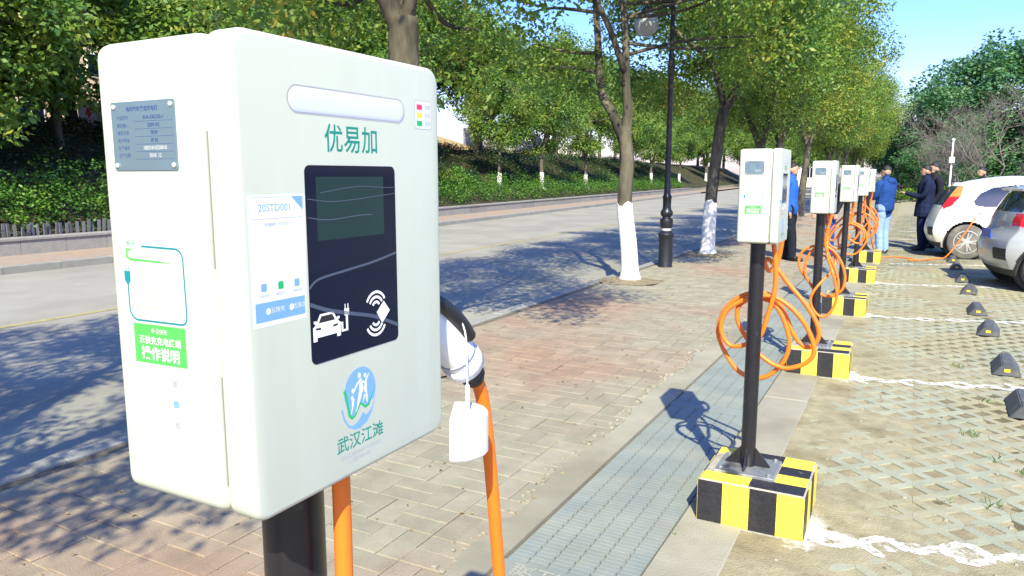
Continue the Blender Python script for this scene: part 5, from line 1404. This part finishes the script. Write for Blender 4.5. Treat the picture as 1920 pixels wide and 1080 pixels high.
wcar = car('parked_car', 'white hatchback with orange cable plugged into its rear wing', o1, RZC, m_carw,
    [(0, 1.42), (.25, 1.475), (.8, 1.54), (1.4, 1.535), (1.9, 1.46), (2.25, 1.28), (2.65, 1.03), (3.1, .92), (3.35, .80), (3.5, .64)],
    [(.18, .16), (.32, .06), (.5, .0), (.7, .03), (.9, .10), (1.1, .20), (1.3, .34), (1.42, .46), (1.56, .56)], [(.18, 3.38), (.5, 3.47), (.75, 3.42), (.9, 3.3), (1.1, 3.2), (1.6, 3.1)], 3.45, .80,
    [[(.62, 1.08), (.72, 1.22), (.92, 1.33), (1.30, 1.385), (1.30, .98), (.80, .98), (.66, 1.0)], [(1.335, .995), (1.335, 1.39), (1.80, 1.37), (2.05, 1.24), (2.30, 1.0)]], (1.0, 1.36, .62),
    [(.12, .92), (.28, .99), (.42, 1.18), (.47, 1.36), (.34, 1.36), (.18, 1.1)], 1.16, .325, (.56, 2.9))
e = wcar
mb = MB(); mb.lathe([(.075, 0), (.08, .008), (.06, .012), (.055, .004)], 20); me = mb.mesh('charge_port', m_silver, True); me.transform(Matrix.Translation((.70, -.795, .82)) @ Matrix.Rotation(PI / 2, 4, 'X')); link('charge_port', me, e)
o2 = car_origin((1.66, 11.95), R(10), .50, .82)
scar = car('parked_car', 'silver hatchback cut by the right edge, with blue number plate and spoiler', o2, R(10), m_cars,
    [(0, 1.40), (.2, 1.47), (.8, 1.53), (1.4, 1.54), (1.9, 1.48), (2.3, 1.28), (2.7, 1.06), (3.2, .95), (3.45, .82), (3.6, .64)],
    [(.18, .14), (.32, .04), (.5, -.02), (.68, .0), (.82, .10), (.95, .13), (1.1, .18), (1.3, .27), (1.42, .34), (1.56, .42)], [(.18, 3.5), (.5, 3.6), (.75, 3.54), (.9, 3.42), (1.1, 3.3), (1.6, 3.2)], 3.6, .82,
    [[(.62, 1.10), (.76, 1.26), (1.06, 1.38), (1.30, 1.40), (1.30, 1.02), (.9, 1.03)], [(1.335, 1.0), (1.335, 1.405), (1.80, 1.39), (2.1, 1.26), (2.4, 1.02)]], (1.06, 1.36, .60),
    [(.05, .88), (.10, 1.04), (.44, 1.06), (.40, .92), (.25, .86)], 1.5, .325, (.50, 3.0), spoiler=True, plate=.74)
# far dark car
fcar = copy_tree(scar); fcar.location = (-0.1, 57, -0.1); fcar.rotation_euler = (0, 0, R(95)); fcar['label'] = 'distant dark car roof behind the man in blue jacket'
for ch in fcar.children:
    if ch.type == 'MESH' and ch.name.startswith(('body', 'spoiler')):
        ch.data = ch.data.copy(); ch.data.materials[0] = m_dark
# cable from the last post along the ground to the white car
cw_, sw_ = math.cos(RZC), math.sin(RZC)
pw = lambda x, y, z: (o1[0] + x * cw_ - y * sw_, o1[1] + x * sw_ + y * cw_, z)
ax, ay = CH[5]
path = [(ax + .06, ay + .12, .62), (ax + .12, ay + .4, .25), (ax + .22, ay + .75, .03), (ax + .45, ay + .95, .022), (ax + .80, ay + .70, .022), (ax + .72, ay + .45, .022), (ax + .95, ay + .60, .022)]
end = [pw(.06, -1.05, .022), pw(.22, -1.05, .06), pw(.42, -.98, .36), pw(.60, -.90, .68), pw(.68, -.86, .80)]
mb = MB(); mb.tube(spline(path + end, 6), .0125, 8)
tag(mb.build('extension_cable', m_orange, None, True), 'orange cable trailing over the ground to the white car', 'cable')
mb = MB(); mb.tube([pw(.66, -.875, .775), pw(.70, -.795, .825)], [.022, .03], 12); mb.build('car_plug', m_dark, wcar).matrix_parent_inverse = wcar.matrix_world.inverted()

# ------------------------------------------------------------------ people
m_skin = mat('skin', (0.42, 0.25, 0.17), var=0.06, rough=0.55)
m_hair = mat('black_hair', (0.010, 0.009, 0.010), var=0.3, scale=40, rough=0.55, bump=.4, bscale=160)
m_shoe = mat('black_shoe', (0.014, 0.014, 0.016), rough=0.45)
def person(loc, rz, h, label, jacket, trousers, arms, legs=((.10, 0), (-.10, 0)), coat=False, headturn=0.0, hood=False, phone=False, bulk=1.0, collar=True):
    """faces local +Y.  arms: ((elbow, wrist, handdir), ...) right then left; legs: foot offsets (x, y)"""
    e = empty('person', loc, rz); e.scale = (h / 1.72,) * 3; tag(e, label, 'person')
    mb = MB(); seg = []                      # seg: (points, radius, material slot)
    def tube(P, r, slot, n=12):
        P = spline(P, 4); m = len(P) - 1; k = len(r) - 1
        rr = []
        for i in range(m + 1):
            t = i / m * k; a = min(int(t), k - 1); f = t - a
            A = r[a] if isinstance(r[a], tuple) else (r[a], r[a]); B = r[a + 1] if isinstance(r[a + 1], tuple) else (r[a + 1], r[a + 1])
            rr.append((A[0] + (B[0] - A[0]) * f, A[1] + (B[1] - A[1]) * f))
        mb.tube(P, rr, n)
        for p, q in zip(P, rr): seg.append((tuple(p), min(q), slot))
    def ell(c, r, slot, n=16):
        o = len(mb.v); k = 12
        mb.lathe([(max(.001, math.sin(PI * i / k)), -math.cos(PI * i / k)) for i in range(k + 1)], n)
        for i in range(o, len(mb.v)): v = mb.v[i]; mb.v[i] = (c[0] + v[0] * r[0], c[1] + v[1] * r[1], c[2] + v[2] * r[2])
        seg.append((c, min(r), slot))
    b = bulk
    tube([(0, 0, .86), (0, 0, .96), (0, -.005, 1.10), (0, -.01, 1.28), (0, -.01, 1.40), (0, -.005, 1.475)], [(.175 * b, .125 * b), (.185 * b, .135 * b), (.175 * b, .13 * b), (.195 * b, .14 * b), (.185 * b, .11 * b), (.075, .07)], 1)
    if coat: tube([(0, 0, .70), (0, 0, .80), (0, 0, .95)], [(.20 * b, .155 * b), (.20 * b, .15 * b), (.185 * b, .135 * b)], 1)
    tube([(0, 0, .84), (0, 0, .94)], [(.165, .12), (.17, .125)], 2)
    if collar: tube([(0, -.005, 1.455), (0, .0, 1.51)], [(.085, .085), (.075, .08)], 1)
    if hood: ell((0, -.11, 1.44), (.13, .065, .075), 1)
    tube([(0, 0, 1.45), (0, .008, 1.56)], [.056, .052], 0)
    ct, st_ = math.cos(headturn), math.sin(headturn)
    hp = lambda x, y, z: (x * ct - y * st_, .012 + x * st_ + y * ct, z)
    ell((0, .012, 1.635), (.078, .094, .105), 0); 
    ell(hp(0, .035, 1.575), (.055, .058, .055), 0); ell(hp(0, .102, 1.612), (.012, .016, .022), 0)
    for sx in (-1, 1): ell(hp(sx * .079, -.005, 1.61), (.010, .022, .032), 0)
    for sd, (el, wr_, hd) in zip((1, -1), arms):
        tube([(sd * .17 * b, -.01, 1.40), (sd * .215 * b, -.01, 1.36), tuple(el), tuple(wr_)], [.075, .07, .056, .043], 1)
        w = Vector(wr_); d = Vector(hd).normalized(); side = d.cross(Vector((0, 0, 1))); side = side.normalized() if side.length > .1 else Vector((1, 0, 0)); nn = side.cross(d)
        tube([w, w + d * .05, w + d * .09], [(.026, .026), (.036, .02), (.034, .016)], 0)
        for q in range(4):
            s0 = w + d * .085 + side * (.028 - .0185 * q); L_ = (.062, .07, .066, .052)[q]
            tube([s0, s0 + d * L_ * .5, s0 + d * L_ * .85 - nn * .022], [.0095, .0090, .0080], 0, 6)
        s0 = w + d * .03 + side * .03
        tube([s0, s0 + d * .03 + side * .022, s0 + d * .06 + side * .018 - nn * .012], [.012, .0105, .009], 0, 6)
    for sd, (fx_, fy_) in zip((1, -1), legs):
        tube([(sd * .09, 0, .92), (sd * .095, .005, .80), (fx_ * .95, fy_ * .5 + .025, .48), (fx_, fy_ - .01, .12), (fx_, fy_, .055)], [(.095, .105), (.098, .105), (.078, .082), (.066, .07), (.062, .068)], 2)
        tube([(fx_, fy_ - .06, .045), (fx_, fy_ + .03, .05), (fx_ * 1.12, fy_ + .13, .038), (fx_ * 1.16, fy_ + .19, .032)], [(.04, .045), (.043, .05), (.046, .036), (.03, .026)], 3)
    me = mb.mesh('body', [m_skin, jacket, trousers, m_shoe])
    o = link('body', me, None)
    md = o.modifiers.new('remesh', 'REMESH'); md.mode = 'VOXEL'; md.voxel_size = .0105; md.use_smooth_shade = True
    ms = o.modifiers.new('smooth', 'SMOOTH'); ms.factor = .5; ms.iterations = 3
    bpy.context.view_layer.update()
    me2 = bpy.data.meshes.new_from_object(o.evaluated_get(bpy.context.evaluated_depsgraph_get()))
    bpy.data.objects.remove(o)
    n = len(me2.polygons); cc = np.empty(n * 3); me2.polygons.foreach_get('center', cc); cc = cc.reshape(-1, 3)
    best = np.full(n, 1e9); slot = np.zeros(n, dtype=np.int32)
    for p, r, sl in seg:
        d = np.linalg.norm(cc - np.array(p), axis=1) - r * 1.02
        k = d < best; best[k] = d[k]; slot[k] = sl
    slot[(cc[:, 2] > .30) & (slot == 3)] = 2
    me2.materials.clear()
    for m_ in (m_skin, jacket, trousers, m_shoe): me2.materials.append(m_)
    me2.polygons.foreach_set('material_index', slot); me2.polygons.foreach_set('use_smooth', [True] * n)
    # cloth folds
    co = np.empty(len(me2.vertices) * 3); me2.vertices.foreach_get('co', co); co = co.reshape(-1, 3)
    for i in range(len(co)):
        if co[i, 2] < 1.45 and co[i, 2] > .10:
            v = Vector(co[i]); f = mnoise.noise(Vector((v.x * 9, v.y * 9, v.z * 16))) * .007
            rad = Vector((v.x, v.y, 0)); rad = rad.normalized() if rad.length > 1e-4 else rad
            co[i] += np.array(rad) * f
    me2.vertices.foreach_set('co', co.reshape(-1)); me2.update()
    body = link('body', me2, e)
    # hair: a cap over the top and back of the skull
    hb = MB(); V = []; F_ = []; NA, NR = 26, 10
    for j in range(NR + 1):
        for k in range(NA):
            a = 2 * PI * k / NA; fr = math.sin(a)                     # +1 at the forehead
            lim = R(60 + 58 * (0.5 - 0.5 * fr) ** 0.8 + 7 * mnoise.noise(Vector((math.cos(a) * 5, math.sin(a) * 5, 2)))); t = lim * j / NR
            rr = 1.06 - .13 * (j / NR) ** 2.5 + .035 * mnoise.noise(Vector((math.cos(a) * 4, math.sin(a) * 4, j * .6)))
            x, y, z = .081 * math.sin(t) * math.cos(a) * rr, .097 * math.sin(t) * math.sin(a) * rr, .112 * math.cos(t) * rr
            V.append(hp(x, y, 1.637 + z))
    for j in range(NR):
        for k in range(NA): F_.append((j * NA + k, (j + 1) * NA + k, (j + 1) * NA + (k + 1) % NA, j * NA + (k + 1) % NA))
    hb.add(V, F_); hb.build('hair', m_hair, e, True)
    for sx in (-1, 1):
        eb = MB(); p = hp(sx * .030, .090, 1.636); eb.tube([(p[0] - .012 * ct, p[1] - .012 * st_, p[2]), (p[0] + .012 * ct, p[1] + .012 * st_, p[2])], .006, 6); eb.build('eye', m_hair, e)
    mo = MB(); p = hp(0, .090, 1.570); mo.tube([(p[0] - .02 * ct, p[1] - .02 * st_, p[2]), (p[0] + .02 * ct, p[1] + .02 * st_, p[2])], .004, 6); mo.build('mouth', mat('lips', (.30, .12, .10), rough=.5), e)
    return e
C = lambda n, c: mat(n, c, var=.12, scale=14, rough=.85, bump=.3, bscale=90, spec=.2)
j_blue = C('blue_padded_jacket', (.012, .05, .20)); j_navy = C('navy_coat', (.008, .014, .045)); j_royal = C('bright_blue_jacket', (.02, .10, .42)); j_dark = C('dark_jacket', (.012, .014, .022))
t_jean = C('light_blue_jeans', (.22, .34, .58)); t_navy = C('navy_trousers', (.008, .016, .06)); t_black = C('black_trousers', (.010, .012, .02)); t_blue = C('blue_trousers', (.015, .06, .26))
person((-.49, 16.66, 0), R(62), 1.72, 'man in blue padded jacket and light jeans standing at the last charging post', j_blue, t_jean,
       (((.27, .10, 1.12), (.16, .33, 1.12), (-.3, .8, .2)), ((-.27, .08, 1.12), (-.16, .32, 1.16), (.3, .8, .2))), hood=True, headturn=.35, bulk=1.22)
mb_b = person((.22, 17.75, 0), R(96), 1.74, 'man in long dark navy coat looking at the phone in his hands', j_navy, t_navy,
       (((.25, .08, 1.12), (.06, .34, 1.17), (-.3, .9, .25)), ((-.25, .08, 1.12), (-.06, .34, 1.17), (.2, .9, .25))), coat=True, bulk=1.22)
ph = MB(); ph.chbox(-.04, .04, -.006, .006, -.07, .07, .003); p = ph.build('phone', m_dark, None); 
p.location = (.22 - .47, 17.75 - .04, 1.235); p.rotation_euler = (R(-30), 0, R(96)); tag(p, 'dark phone held by the man in the navy coat', 'phone')
person((.38, 18.45, 0), R(112), 1.80, 'man in dark jacket standing close behind the one with the phone', j_dark, t_navy,
       (((.24, -.02, 1.12), (.20, .12, .90), (0, .3, -1)), ((-.24, -.02, 1.12), (-.20, .12, .90), (0, .3, -1))))
person((1.35, 20.1, 0), R(125), 1.72, 'man behind the white car with only his head showing over its roof', j_dark, t_black,
       (((.24, -.02, 1.12), (.20, .12, .90), (0, .3, -1)), ((-.24, -.02, 1.12), (-.20, .12, .90), (0, .3, -1))))
person((-1.98, 14.5, 0), R(-98), 1.76, 'man in bright blue jacket and black trousers half hidden by the second charging post', j_royal, t_black,
       (((.25, -.02, 1.12), (.21, .06, .90), (0, .2, -1)), ((-.25, -.02, 1.12), (-.21, .06, .90), (0, .2, -1))), legs=((.11, .12), (-.11, -.08)))
person((-1.42, 15.3, 0), R(170), 1.66, 'person in dark jacket and blue trousers hidden behind the third charging post', j_dark, t_blue,
       (((.25, -.02, 1.12), (.20, .12, .90), (0, .3, -1)), ((-.25, -.02, 1.12), (-.20, .12, .90), (0, .3, -1))))
